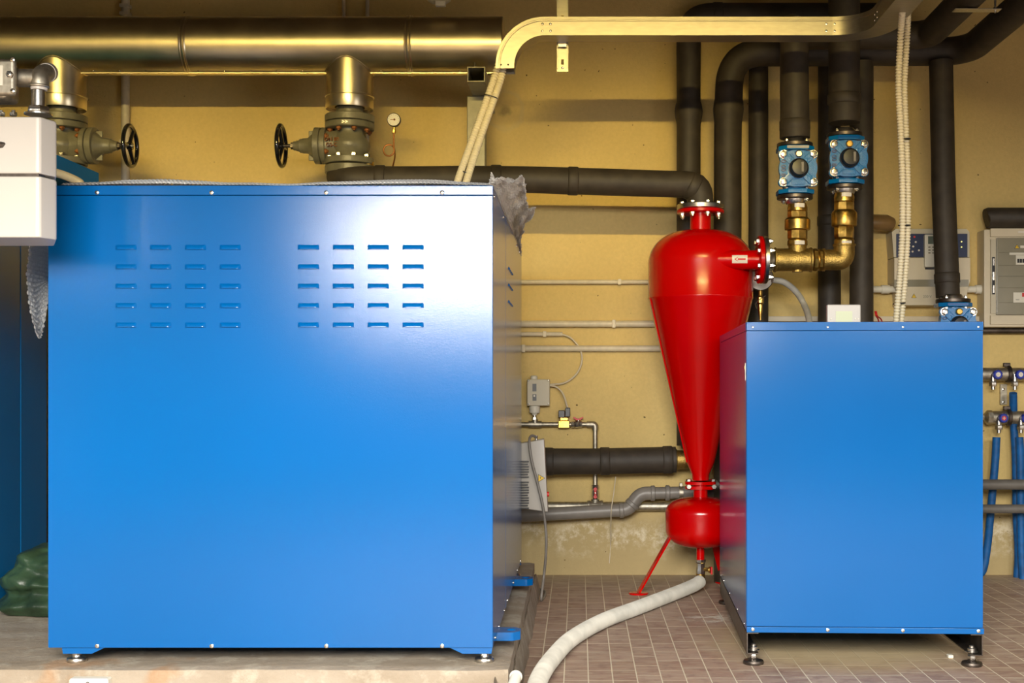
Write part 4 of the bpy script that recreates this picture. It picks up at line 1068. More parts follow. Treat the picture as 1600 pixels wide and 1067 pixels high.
# strut hanger
t = empty('strut_hanger', P(878, 112, 6.66), 'perforated steel strut hanging behind the cable tray near its left bend', 'bracket')
def strut():
    b = MB(); xc = P(879, 0, 6.66).x; w2 = 0.027; z0 = P(0, 112, 6.66).z; yb = 6.66
    holes = []; z = z0+0.05
    while z < ZC: holes.append(z); z += 0.115
    zs = z0
    for h in holes:
        b.box((xc-w2, yb-0.002, zs), (xc+w2, yb, h-0.014)); b.box((xc-w2, yb-0.002, h-0.014), (xc-0.007, yb, h+0.014)); b.box((xc+0.007, yb-0.002, h-0.014), (xc+w2, yb, h+0.014)); zs = h+0.014
    b.box((xc-w2, yb-0.002, zs), (xc+w2, yb, ZC))
    for sg in (-1, 1): b.box((xc+sg*w2, yb-0.022, z0+0.012), (xc+sg*(w2-0.002), yb, ZC))
    b.box((xc-w2-0.003, yb-0.001, z0), (xc-w2+0.004, yb+0.02, ZC)); b.box((xc+w2-0.004, yb-0.001, z0), (xc+w2+0.003, yb+0.02, ZC))
    return b
strut().build('rail', TRAY, t, smooth=0)
MB().box(P(872, 65, 6.63), P(885, 74, 6.64)-Vector((0, 0.01, 0)), 0.001).build('clip', STEEL, t)
inst('screw', SCREW, t, P(879, 106, 6.655), (PI/2, 0, 0), 0.8)
# flexible conduits
def conduit(pts, label, group, r=0.018):
    b = MB(); corrugated(b, spline(pts, 10), r*1.04, 0.0150, 0.34, 16)
    return b.build('flexible_conduit', FLEX, label=label, cat='conduit', group=group, smooth=28)
gA = 'twin corrugated conduits left of the tray'
conduit([P(779, 100, 6.57), P(771, 125, 6.57), P(752, 180, 6.5), P(732, 235, 6.42), P(713, 290, 6.3), P(694, 364, 6.2)], 'cream corrugated conduit falling from the tray to the large cabinet, left of its pair', gA)
conduit([P(787, 100, 6.57), P(782, 125, 6.57), P(763, 180, 6.5), P(744, 235, 6.42), P(727, 290, 6.3), P(708, 364, 6.2)], 'cream corrugated conduit falling from the tray to the large cabinet, right of its pair', gA)
gB = 'twin corrugated conduits above the right cabinet'
conduit([P(1410, 18, 6.1), P(1407, 60, 6.2), P(1404, 130, 6.22), P(1407, 200, 6.22), P(1410, 280, 6.22), P(1410, 360, 6.22), P(1406, 430, 6.22), P(1399, 514, 6.22)], 'cream corrugated conduit dropping to the right cabinet, left of its pair', gB, 0.0155)
conduit([P(1419, 10, 6.16), P(1417, 60, 6.26), P(1413, 130, 6.27), P(1415, 200, 6.27), P(1418, 280, 6.27), P(1418, 360, 6.27), P(1414, 430, 6.27), P(1407, 514, 6.27)], 'cream corrugated conduit dropping to the right cabinet, right of its pair', gB, 0.0155)
def tie(c, r, ax, lab):
    b = MB(); pts = []; ax = Vector(ax).normalized(); u = ax.cross(Vector((0, 1, 0))).normalized(); v = Vector((0, 1, 0))
    for k in range(25): a = 2*PI*k/24; pts.append(Vector(c)+u*math.cos(a)*r*1.75+v*math.sin(a)*r*1.1)
    b.tube(pts, 0.003, 6, caps=False); b.build('cable_tie', BLACK, label=lab, cat='cable tie')
tie(P(767, 151, 6.53), 0.019, (0.3, 0, 1), 'black cable tie near the top of the left conduit pair')
tie(P(728, 270, 6.35), 0.019, (0.25, 0, 1), 'black cable tie low on the left conduit pair above the bubble wrap')
tie(P(1413, 217, 6.24), 0.0165, (0, 0, 1), 'upper black cable tie on the right conduit pair')
tie(P(1413, 352, 6.24), 0.0165, (0, 0, 1), 'middle black cable tie on the right conduit pair')
tie(P(1405, 474, 6.24), 0.0165, (-0.1, 0, 1), 'lowest black cable tie on the right conduit pair')

# ------------------------------------------------------------------ support post
t = empty('pipe_support', (P(745, 0, 7.6).x, 7.6, 0), 'grey steel post with a square-tube arm carrying the end of the clad duct', 'support')
x = P(744, 0, 7.2).x; zt_ = DZ-DR-0.004; h = 0.085; w2 = 0.05; th = 0.006
b = MB(); b.box((x-w2, 7.2, zt_-th), (x+w2, YW, zt_)).box((x-w2, 7.2, zt_-h), (x+w2, YW, zt_-h+th)).box((x-w2, 7.2, zt_-h+th), (x-w2+th, YW, zt_-th)).box((x+w2-th, 7.2, zt_-h+th), (x+w2, YW, zt_-th))
b.build('arm', POST, t, smooth=0)
x = P(745, 0, 7.6).x
MB().box((x-0.054, 7.55, 0), (x+0.054, 7.66, zt_-h-0.001), 0.004).build('post', POST, t)
MB().cyl((P(741, 0, 7.2).x, 7.23, zt_), (P(741, 0, 7.2).x, 7.23, zt_+0.03), 0.006).build('rod', STEEL_D, t)

# ------------------------------------------------------------------ pressure gauge with siphon
t = empty('pressure_gauge', P(607, 258, 7.6), 'round white pressure gauge on a looped copper siphon tube above the black pipe', 'gauge')
gx, gz = P(616, 188, 7.55).x, P(616, 188, 7.55).z
b = MB(); b.lathe([(0.036, 0), (0.040, 0.004), (0.040, 0.03), (0.037, 0.034), (0.036, 0.030)], (gx, 7.56, gz), (0, -1, 0), 36); b.build('case', STEEL_D, t)
b = MB(); b.lathe([(0.036, 0), (0.036, 0.002)], (gx, 7.53, gz), (0, -1, 0), 36); dl = b.build('dial', DIAL, t)
MB().box((gx-0.020, 7.5265, gz-0.002), (gx+0.004, 7.5278, gz+0.002)).cyl((gx+0.004, 7.528, gz), (gx+0.004, 7.525, gz), 0.006).build('needle', RUST, dl)
b = MB()
for k in range(11):
    a = math.radians(-45+270*k/10); c = Vector((gx+0.029*math.cos(a), 7.527, gz+0.029*math.sin(a)))
    b.box(c-Vector((0.0012, 0.0008, 0.0012)), c+Vector((0.0012, 0.0004, 0.0012)))
b.build('scale_mark', BLACK, dl)
b = MB(); b.lathe([(0.010, 0), (0.012, 0.003), (0.012, 0.022), (0.008, 0.026), (0.008, 0.04)], (gx-0.003, 7.56, P(0, 208, 7.55).z), 'z', 6); b.build('union_nut', BRASS, t)
lp = []
cx_, cz_ = P(607, 0, 7.55).x, P(0, 234, 7.55).z
lp += [Vector((gx-0.004, 7.56, P(0, 206, 7.55).z)), Vector((gx-0.004, 7.56, P(0, 220, 7.55).z))]
for k in range(29):
    a = math.radians(10-360*k/28*1.0); lp.append(Vector((cx_+0.032*math.cos(a), 7.56+0.012*k/28, cz_+0.034*math.sin(a))))
lp += [Vector((cx_+0.034, 7.574, cz_-0.04)), Vector((cx_+0.034, 7.43, P(0, 268, 7.43).z)), Vector((cx_+0.034, 7.38, P(0, 272, 7.38).z))]
b = MB(); b.tube(spline(lp, 3), 0.005, 10); b.build('siphon_tube', COPPER, t, smooth=60)

# ------------------------------------------------------------------ wall conduits (left and top)
def wpipe(pts, r, m, label, cat='pipe', name='conduit', clips=(), fil=0.03, group=None):
    t = empty(name, Vector(pts[-1])-Vector((0, 0, 0)), label, cat, group)
    b = MB(); b.tube(rounded(pts, fil), r, 16); b.build('tube', m, t, smooth=60)
    for c in clips:
        c = Vector(c)
        b = MB(); d = Vector(pts[1])-Vector(pts[0])
        if abs(d.x) > abs(d.z): b.box((c.x-0.011, c.y-r-0.003, c.z-r-0.004), (c.x+0.011, YW, c.z+r+0.004), 0.002)
        else: b.box((c.x-r-0.004, c.y-r-0.003, c.z-0.011), (c.x+r+0.004, YW, c.z+0.011), 0.002)
        b.build('clip', m, t)
    return t
yw = YW-0.03
x = P(196, 0, yw).x
wpipe([(x, yw, 4.05), (x, yw, 0.3)], 0.026, CONDUIT, 'cream vertical conduit on the wall beside the left handwheel', clips=((x, yw, P(0, 22, yw).z), (x, yw, P(0, 10, yw).z), (x, yw, P(0, 222, yw).z)))
x = P(537, 0, yw).x; wpipe([(x, yw, 4.05), (x, yw, 3.2)], 0.012, CONDUIT, 'thin cream conduit above the duct, left of two at the ceiling')
x = P(574, 0, yw).x; wpipe([(x, yw, 4.05), (x, yw, P(0, 246, yw).z)], 0.012, CONDUIT, 'thin cream conduit above the duct, right of two, running down behind the gate valve')
x = P(576, 0, 7.55).x
b = MB(); b.lathe([(0.022, -0.03), (0.022, 0), (0.03, 0.004), (0.03, 0.02), (0.022, 0.022), (0.020, 0.05)], (P(576, 0, 7.38).x, 7.38, P(0, 259, 7.38).z), 'z', 24)
b.build('brass_cap', BRASS, PIPE1)
# horizontal conduits between the cabinets
xa, xb = P(640, 0, yw).x, P(1100, 0, yw).x
z = P(0, 440.5, yw).z; wpipe([(xa, yw, z), (xb, yw, z)], 0.014, CONDUIT, 'uppermost thin cream conduit across the wall left of the red tank', clips=((P(968, 0, yw).x, yw, z),))
z = P(0, 506, yw).z; wpipe([(xa, yw, z), (xb, yw, z)], 0.021, CONDUIT, 'thick cream conduit with a worn coat, second from the top left of the red tank', clips=((P(959, 0, yw).x, yw, z),))
z = P(0, 522, yw).z; wpipe([(xa, yw, z), (P(879, 0, yw).x, yw, z)], 0.014, CONDUIT, 'short cream conduit ending where a thin cable loops out', clips=((P(851, 0, yw).x, yw, z),))
z = P(0, 544.5, yw).z; wpipe([(xa, yw, z), (xb, yw, z)], 0.020, CONDUIT, 'lowest thick cream conduit across the wall above the pressure switch', clips=((P(818, 0, yw).x, yw, z),))
def cable(pts, r, m, label, cat='cable', name='cable', sub=10):
    b = MB(); b.tube(spline(pts, sub), r, 10); return b.build(name, m, label=label, cat=cat, smooth=60)
cable([P(877, 522, yw), P(892, 528, yw), P(906, 545, yw), P(909, 565, yw), P(900, 585, yw), P(882, 598, yw), P(858, 601, yw-0.03)], 0.006, CREAM, 'thin cream cable looping from the short conduit to the pressure switch')
cable([P(858, 602, yw-0.03), P(870, 605, yw-0.02), P(880, 616, yw-0.03), P(887, 637, yw-0.06)], 0.006, CREAM, 'short cream cable from the pressure switch down to the solenoid valve')

# pressure switch
yp = YW-0.10
t = empty('pressure_switch', P(841, 650, yp), 'cream pressure switch box with two dark windows on the water pipe', 'switch')
b = MB(); b.box(P(823.5, 634, yp)-Vector((0, 0, 0)), P(859, 592.5, yp)+Vector((0, 0.08, 0)), 0.005, seg=3); b.build('housing', GREY_BOX, t)
for (a, b_) in ((599.5, 611.5), (616, 626)):
    q0 = P(832, b_, yp-0.001); q1 = P(838.2, a, yp-0.003); MB().box((q0.x, yp-0.0015, q0.z), (q1.x, yp+0.002, q1.z)).build('window', BLACK, t)
b = MB(); q0 = P(833.5, 618.5, yp); b.cyl((q0.x+0.006, yp-0.001, q0.z), (q0.x+0.006, yp-0.004, q0.z), 0.006, 16); b.build('dial', DIAL, t)
for px, py in ((825.5, 594.8), (856.5, 594.5), (826, 631), (857, 631)): inst('screw', SCREW_S, t, P(px, py, yp), (PI/2, 0, 0))
b = MB(); b.lathe([(0.022, -0.01), (0.022, 0.016), (0.014, 0.022)], (P(834, 0, yp).x, yp+0.04, P(0, 592, yp).z), 'z', 20); b.build('cable_gland', CREAM_L, t)
b = MB(); c = (P(835, 0, yp).x, yp+0.04, P(0, 645, yp).z); b.lathe([(0.014, -0.016), (0.020, -0.002), (0.033, 0.0), (0.034, 0.036), (0.030, 0.045)], c, 'z', 28); b.build('bellows_housing', CREAM_L, t)
b = MB(); b.lathe([(0.012, -0.06), (0.012, -0.01)], c, 'z', 14); b.lathe([(0.017, -0.045), (0.017, -0.028)], c, 'z', 6); b.build('connector', STEEL, t)
# galvanised water pipe
yg = YW-0.06; r = 0.0155
zc = P(0, 663, yg).z; xe3 = P(930, 0, yg).x; zl = P(0, 745, yg).z
t = empty('water_pipe', (xe3, yg, P(0, 790, yg).z), 'thin galvanised water pipe turning down behind the low black pipe', 'pipe')
b = MB(); b.tube(rounded([(P(700, 0, yg).x, yg, zc), (xe3, yg, zc), (xe3, yg, P(0, 800, yg).z)], 0.045), r, 18)
b.lathe([(0.021, -0.03), (0.021, 0.03)], (P(836, 0, yg).x, yg, zc), 'x', 20); b.lathe([(0.019, 0), (0.019, 0.03)], (P(836, 0, yg).x, yg, zc), 'z', 18)
b.lathe([(0.022, -0.005), (0.022, 0.005)], (P(845, 0, yg).x, yg, zc), 'x', 20); b.lathe([(0.022, -0.005), (0.022, 0.005)], (P(827, 0, yg).x, yg, zc), 'x', 20)
b.tube(rounded([(P(917, 0, yg).x, yg, zc), (xe3, yg, zc), (xe3, yg, P(0, 672, yg).z)], 0.045), 0.021, 18)
b.build('tube', GALV, t, smooth=60)
t = empty('solenoid_valve', P(881, 668, yg), 'small brass solenoid valve with a black coil on the thin water pipe', 'valve')
b = MB(); b.box(P(872, 669, yg-0.02), P(890, 657, yg)+Vector((0, 0.02, 0)), 0.004); b.box(P(875, 657, yg-0.018), P(888, 652, yg)+Vector((0, 0.018, 0)), 0.003); b.build('body', BRASS, t)
b = MB(); b.box(P(872.5, 652.5, yg-0.03), P(882.5, 641, yg)+Vector((0, 0.02, 0)), 0.003); b.build('coil', BLACK, t)
b = MB(); b.box(P(883, 651, yg-0.035), P(891, 637, yg)+Vector((0, 0.012, 0)), 0.003); b.build('plug', BLACK, t)
t = empty('ball_valve', P(903, 668, yg), 'small ball valve with a red butterfly handle on the thin water pipe', 'valve')
b = MB(); b.lathe([(0.016, 0), (0.022, 0.004), (0.022, 0.018), (0.018, 0.022), (0.023, 0.030), (0.023, 0.046), (0.018, 0.05), (0.020, 0.055), (0.020, 0.07)], (P(892, 0, yg).x, yg, zc), 'x', 8); b.build('body', STEEL, t)
b = MB(); cxx = P(903.5, 0, yg).x; zh = P(0, 654.5, yg).z
for sg in (-1, 1): b.prism([(cxx, zh-0.006), (cxx+sg*0.012, zh-0.008), (cxx+sg*0.032, zh+0.006), (cxx+sg*0.030, zh+0.014), (cxx+sg*0.012, zh+0.005), (cxx, zh+0.003)], 'y', yg-0.01, yg+0.01, 0.001)
b.build('handle', RED_P, t); MB().cyl((cxx, yg, zc), (cxx, yg, zh), 0.007).build('stem', STEEL, t)
t = empty('drain_valve', P(930, 790, yg), 'small vertical ball valve with a red handle below the low black pipe', 'valve')
b = MB(); b.lathe([(0.022, 0), (0.024, 0.004), (0.024, 0.02), (0.019, 0.026), (0.024, 0.04), (0.024, 0.07), (0.019, 0.08), (0.024, 0.09), (0.024, 0.105), (0.02, 0.11)], (xe3, yg, P(0, 785, yg).z), 'z', 8); b.build('body', STEEL, t)
b = MB(); zz = P(0, 769.5, yg).z; b.box((xe3-0.007, yg-0.036, zz-0.026), (xe3+0.007, yg-0.028, zz+0.026), 0.003)
for sg in (-1, 1): b.cyl((xe3, yg-0.037, zz+sg*0.024), (xe3, yg-0.027, zz+sg*0.024), 0.011, 16)
b.build('handle', RED_P, t); inst('screw', SCREW_S, t, (xe3, yg-0.036, zz), (PI/2, 0, 0))
# galvanised main along the floor
zm = P(0, 791, yg).z; b = MB(); b.tube([(P(700, 0, yg).x, yg, zm), (P(1085, 0, yg).x, yg, zm+0.0)], 0.029, 20)
b.lathe([(0.036, -0.05), (0.038, -0.045), (0.038, -0.035), (0.034, -0.03), (0.034, 0.03), (0.038, 0.035), (0.038, 0.045), (0.036, 0.05)], (xe3, yg, zm), 'x', 24); b.lathe([(0.024, 0), (0.026, 0.045)], (xe3, yg, zm), 'z', 18)
b.build('steel_pipe', GALV, label='galvanised steel pipe running low along the wall behind the grey drain pipe', cat='pipe', smooth=50)
# grey drain
yd = YW-0.16
t = empty('drain_pipe', P(900, 812, yd), 'grey plastic drain pipe stepping up with two bends toward the red tank', 'pipe')
A = P(700, 812, yd); B_ = P(968, 797, yd); Cc = P(984, 790, yd); Dd = P(1003, 772, yd); E = P(1125, 768, yd)
b = MB(); b.tube([A, B_], 0.041, 28); b.tube([P(1018, 770.5, yd), E], 0.037, 28); b.build('tube', PVC, t)
b = MB(); b.tube(rounded([P(962, 797.5, yd), P(982, 796, yd), P(1000, 771, yd), P(1022, 770.5, yd)], 0.07, 10), 0.042, 28); b.build('bend', PVC, t, smooth=60)
for px, py, n in ((971, 797, (1, 0, 0.06)), (988, 788, (0.6, 0, 0.75)), (1020, 770.5, (1, 0, 0)), (1043, 770, (1, 0, 0))):
    b = MB(); n = Vector(n).normalized(); c = P(px, py, yd); b.tube([c-n*0.014, c-n*0.010, c+n*0.010, c+n*0.014], [0.042, 0.0475, 0.0475, 0.042], 28); b.build('socket', PVC, t)
b = MB(); c = P(1064, 769.5, yd); b.tube([c-Vector((0.012, 0, 0)), c+Vector((0.012, 0, 0))], 0.040, 28); b.box(c+Vector((-0.01, -0.01, 0.038)), c+Vector((0.01, 0.01, 0.06)), 0.002); b.build('pipe_clamp', GALV, t)
cable([P(962, 745, yd+0.02), P(959, 770, yd-0.045), P(955, 800, yd-0.045), P(954, 850, YW-0.012), P(952, 880, YW-0.010)], 0.003, CONDUIT, 'thin string hanging over the grey drain pipe')

# white convector / control unit beside the big cabinet
t = empty('ventilated_box', P(834, 800, 7.15), 'white ventilated electronics box with warning triangle behind the large cabinet edge', 'electrical box')
q = P(853, 0, 7.25); xr = q.x; y0, y1 = 7.0, 7.25
M0 = [P(812, 693, 7.08), P(850, 686, 7.05), P(856, 800, 7.05), P(812, 794, 7.08)]
b = MB(); back = [v+Vector((0.0, 0.13, 0)) for v in M0]
b._add(M0+back, [(0, 1, 2, 3), (4, 5, 6, 7), (0, 1, 5, 4), (1, 2, 6, 5), (2, 3, 7, 6), (3, 0, 4, 7)])
bmesh.ops.bevel(b.b, geom=list(b.b.edges), offset=0.006, segments=3, affect='EDGES', profile=0.5)
b.build('case', WHITE, t, smooth=40)
for k in range(19):
    if k in (7,): continue
    py = 720+k*4.05; q0 = P(809, py, 7.066); q1 = P(826.5-(1.5 if k % 4 == 1 else 0), py+2.1, 7.066)
    MB().box((q0.x, 7.060, q1.z), (q1.x, 7.072, q0.z)).build('vent_slot', BLACK, t)
def triangle(c, sz, parent, down=False, tilt=0):
    b = MB(); c = Vector(c); R = sz
    pl = [(c.x+R*math.cos(math.radians(90+120*k)+tilt), c.z+R*math.sin(math.radians(90+120*k)+tilt)) for k in range(3)]
    b.prism(pl, 'y', c.y-0.001, c.y+0.001); tr = b.build('warning_triangle', BLACK, parent, smooth=0)
    R = sz*0.80; pl = [(c.x+R*math.cos(math.radians(90+120*k)+tilt), c.z+R*math.sin(math.radians(90+120*k)+tilt)) for k in range(3)]
    MB().prism(pl, 'y', c.y-0.002, c.y-0.0005).build('yellow_field', YELLOW, tr, smooth=0)
    MB().prism([(c.x+sz*0.05, c.z+sz*0.45), (c.x-sz*0.14, c.z), (c.x+sz*0.0, c.z+sz*0.02), (c.x-sz*0.06, c.z-sz*0.3), (c.x+sz*0.16, c.z+sz*0.12), (c.x+sz*0.03, c.z+sz*0.1)], 'y', c.y-0.003, c.y-0.0015).build('bolt_symbol', BLACK, tr, smooth=0)
triangle(P(844.5, 747, 7.052), 0.026, t, tilt=math.radians(30))
b = MB(); q = P(854.5, 772, 7.1); b.cyl(q, q+Vector((0.012, 0, 0)), 0.014, 16); b.build('red_button', RED_P, t)
b = MB(); q = P(838, 686, 7.1); b.lathe([(0.008, -0.01), (0.008, 0.02)], q, 'z', 12); b.build('gland', CHROME, t)
cable([P(838, 684, 7.1), P(834, 681, 7.08), P(829, 682, 7.06), P(827, 692, 7.03), P(831, 720, 7.02), P(840, 755, 7.02), P(848, 790, 7.02), P(853, 830, 7.03), P(853, 865, 7.05), P(850, 898, 7.1), Vector((P(846, 0, 7.1).x, 7.05, 0.012)), Vector((-0.20, 7.35, 0.012)), Vector((-0.33, 7.55, 0.012))], 0.0075, PVC, 'grey cable hanging from the white ventilated box down to the floor')

# gauge and cock behind the side flange, metal hose
t = empty('brass_gauge_cock', P(1188, 500, 7.45), 'white-faced gauge on a brass cock behind the tank side flange', 'gauge')
b = MB(); c = P(1188, 434, 7.45); b.lathe([(0.073, 0), (0.076, 0.004), (0.076, 0.025), (0.072, 0.030)], c+Vector((0, 0.015, 0)), (0, -1, 0), 32); b.build('case', STEEL_D, t)
b = MB(); b.lathe([(0.071, 0), (0.071, 0.002)], c+Vector((0, -0.014, 0)), (0, -1, 0), 32); b.build('dial', DIAL, t)
b = MB(); b.lathe([(0.006, 0), (0.010, 0.03), (0.014, 0.05), (0.014, 0.09), (0.020, 0.10), (0.020, 0.13), (0.012, 0.14), (0.012, 0.18)], P(1188, 500, 7.45), 'z', 12); b.build('cock', BRASS, t, smooth=30)
b = MB(); b.tube([P(1182, 482, 7.42), P(1180, 475, 7.40), P(1186, 468, 7.40), P(1196, 462, 7.42)], 0.0025, 6); b.build('wire', STEEL, t)
b = MB(); corrugated(b, spline([P(1207, 437, 7.4), P(1225, 441, 7.42), P(1243, 455, 7.45), P(1256, 475, 7.48), P(1264, 500, 7.3), P(1266, 545, 7.05)], 8), 0.0185, 0.009, 0.08, 14)
b.build('braided_hose', HOSE, label='grey flexible metal hose curving down behind the brass tee', cat='hose', smooth=60)
# red wires
for i, (a, b_) in enumerate(((1367, 1373), (1369, 1378))):
    cable([P(a, 486, 7.3), P(a+2, 494, 7.3), P(b_, 502, 7.2), P(b_+4, 535, 7.02)], 0.004, RED_P, 'thin red wire poking up behind the right cabinet, '+('left' if i == 0 else 'right')+' strand', name='wire')

# ------------------------------------------------------------------ wall equipment, right
yi = YW-0.17; Q = lambda px, py, dy=0: P(px, py, yi+dy)
t = empty('inverter_drive', Q(1455, 478), 'cream wall-mounted electronic drive with a navy band, partly behind a black pipe', 'electrical box')
q0 = Q(1404, 477); q1 = Q(1516, 402)
pl = [(Q(1405, 0).x, Q(0, 477).z), (Q(1510, 0).x, Q(0, 477).z), (Q(1510, 0).x, Q(0, 455).z), (Q(1516, 0).x, Q(0, 440).z), (Q(1516, 0).x, Q(0, 402.5).z), (Q(1397, 0).x, Q(0, 402.5).z), (Q(1397, 0).x, Q(0, 440).z), (Q(1405, 0).x, Q(0, 455).z)]
MB().prism(pl, 'y', yi-0.005, YW, 0.004).build('lower_cover', CREAM, t)
pl = [(Q(1397, 0).x, Q(0, 402).z), (Q(1516, 0).x, Q(0, 402).z), (Q(1516, 0).x, Q(0, 362).z), (Q(1511, 0).x, Q(0, 357).z), (Q(1400, 0).x, Q(0, 357).z), (Q(1394, 0).x, Q(0, 362).z)]
MB().prism(pl, 'y', yi+0.01, YW, 0.004).build('housing', GREY_BOX, t)
q0 = Q(1401, 401.5); q1 = Q(1512, 365); MB().box((q0.x, yi+0.004, q0.z), (q1.x, yi+0.014, q1.z), 0.001).build('navy_band', NAVY, t)
q0 = Q(1397, 448); q1 = Q(1513, 437); MB().box((q0.x, yi-0.007, q0.z), (q1.x, yi-0.004, q1.z)).build('stripe', SMOKE, t)
kp = MB(); q0 = Q(1443, 418); q1 = Q(1466, 367); kp.box((q0.x, yi-0.03, q0.z), (q1.x, yi+0.004, q1.z), 0.006, seg=2); kp = kp.build('keypad', CREAM_L, t)
q0 = Q(1448, 382); q1 = Q(1463, 370); MB().box((q0.x, yi-0.032, q0.z), (q1.x, yi-0.028, q1.z)).build('display', LCD_D, kp)
for j in range(3):
    for i in range(2): q = Q(1450+i*6, 387+j*4.5); MB().box((q.x-0.007, yi-0.034, q.z-0.004), (q.x+0.007, yi-0.029, q.z+0.004), 0.002).build('key', SMOKE, kp)
q0 = Q(1445, 421); q1 = Q(1466, 417); MB().box((q0.x, yi-0.012, q0.z), (q1.x, yi, q1.z)).build('keypad_shade', BLACK, t)  # black strip standing in for the shade under the keypad
for (px, py) in ((1429, 370), (1431, 378), (1427, 385), (1436, 391), (1426, 393)):
    q = Q(px, py); MB().cyl((q.x, yi+0.005, q.z), (q.x, yi, q.z), 0.006, 12).build('indicator', RED_P if py == 370 else DIAL, t)
for py in (377.5, 386): q = Q(1502.5, py); MB().cyl((q.x, yi+0.005, q.z), (q.x, yi, q.z), 0.004, 12).build('indicator', LED, t)
triangle(P(1428, 463, yi-0.008), 0.018, t)
text_part('230 V', 0.022, 0.0005, SMOKE, t, P(1449, 463.5, yi-0.0062), (PI/2, 0, 0))
# conduit pieces either side
zc2 = P(0, 452, YW-0.08).z; yc2 = YW-0.08
b = MB(); b.tube([(P(1330, 0, yc2).x, yc2, zc2), (P(1402, 0, yc2).x, yc2, zc2)], 0.021, 20); b.lathe([(0.027, 0), (0.027, 0.05)], (P(1377, 0, yc2).x, yc2, zc2), 'x', 20)
b.build('conduit_joint', CREAM_L, label='short white conduit with a collar entering the drive from its left', cat='conduit', smooth=50)
b = MB(); b.tube([(P(1508, 0, yc2).x, yc2, zc2), (P(1546, 0, yc2).x, yc2, zc2)], 0.021, 20); b.lathe([(0.028, 0), (0.028, 0.055)], (P(1524, 0, yc2).x, yc2, zc2), 'x', 20)
b.build('conduit_joint', CREAM_L, label='short white conduit with a collar between the drive and the breaker panel', cat='conduit', smooth=50)
b = MB(); b.tube([P(1350, 347, 7.9), P(1385, 348, 7.9), P(1391, 350, 7.92)], [0.050, 0.050, 0.044], 24)
b.build('taped_pipe_end', BROWN_T, label='pipe end wrapped in brown tape sticking out right of the black pipes', cat='pipe', smooth=50)
# breaker panel
yb = YW-0.15; Q = lambda px, py, dy=0: P(px, py, yb+dy)
t = empty('breaker_panel', Q(1600, 512), 'cream breaker panel with a smoked door at the right edge', 'electrical panel')
def R_(x0_, y0_, x1_, y1_, da, db, bev=0.0): q0 = Q(x0_, y1_); q1 = Q(x1_, y0_); return MB().box((q0.x, yb+da, q0.z), (q1.x, yb+db, q1.z), bev, seg=2)
R_(1538, 358, 1690, 511, 0.005, 0.15, 0.008).build('housing', CREAM, t)
R_(1547, 357, 1690, 370, -0.012, 0.008, 0.003).build('upper_trim', CREAM, t)
R_(1547, 493, 1690, 507, -0.012, 0.008, 0.003).build('lower_trim', CREAM, t)
dr = R_(1556, 372, 1688, 492, -0.014, 0.006, 0.004).build('door', SMOKE, t)
for py in (395, 415, 432, 450, 473): R_(1559, py-0.4, 1685, py+0.4, -0.0155, -0.013).build('rail_line', VALVE, dr)
hs = R_(1547.5, 374, 1555.5, 490, -0.010, 0.006, 0.001).build('hinge_strip', GREY_BOX, t)
R_(1549, 402, 1553.5, 460, -0.016, -0.008, 0.002).build('latch', BLACK, hs); R_(1550.2, 404, 1552.2, 415, -0.018, -0.014).build('latch_pin', CHROME, hs); R_(1550, 425, 1553, 438, -0.018, -0.014, 0.001).build('latch_pin', CHROME, hs); R_(1550.2, 446, 1552.2, 458, -0.018, -0.014).build('latch_pin', CHROME, hs)
triangle(Q(1589, 386, -0.017), 0.017, t)
R_(1593, 384, 1600.5, 388, -0.0165, -0.013).build('sticker', CREAM_L, t); R_(1576, 395, 1620, 398.5, -0.0165, -0.0135).build('sticker', CREAM_L, t)
R_(1590, 361.3, 1605, 364.3, -0.0135, -0.011).build('sticker', DIAL, t)
br = R_(1586, 399, 1612, 414, -0.017, -0.012, 0.001).build('breaker', CREAM_L, dr)
for k in range(4): R_(1588+k*4, 405, 1591+k*4, 411, -0.022, -0.016).build('toggle', BLACK, br)
br = R_(1582, 457, 1612, 473, -0.017, -0.012, 0.001).build('breaker', CREAM_L, dr)
R_(1595.5, 458, 1600.5, 464, -0.021, -0.016).build('red_toggle', RED_P, br); text_part('test', 0.014, 0.0003, BLACK, br, Q(1590, 468, -0.0175), (PI/2, 0, 0))
b = MB(); b.tube([Q(1541, 341, -0.0), Q(1543, 340.5), Q(1700, 340.5)], [0.058, 0.064, 0.064], 28); b.build('insulation_sleeve', BLACK_I, label='black foam sleeve lying on top of the breaker panel', cat='pipe insulation', smooth=50)
zc3 = P(0, 516.5, YW-0.05).z
b = MB(); b.tube([(P(1500, 0, YW-.05).x, YW-0.05, zc3), (XR, YW-0.05, zc3)], 0.021, 20); b.build('steel_conduit', STEEL_D, label='dark steel conduit running just under the breaker panel', cat='conduit')
b = MB(); zz = P(0, 497, YW-.05).z; b.box((P(1190, 0, YW).x, YW-0.05, zz-0.02), (P(1530, 0, YW).x, YW, zz+0.012), 0.002); b.build('wall_trunking', CREAM, label='cream wall trunking just above the top of the right cabinet', cat='trunking')

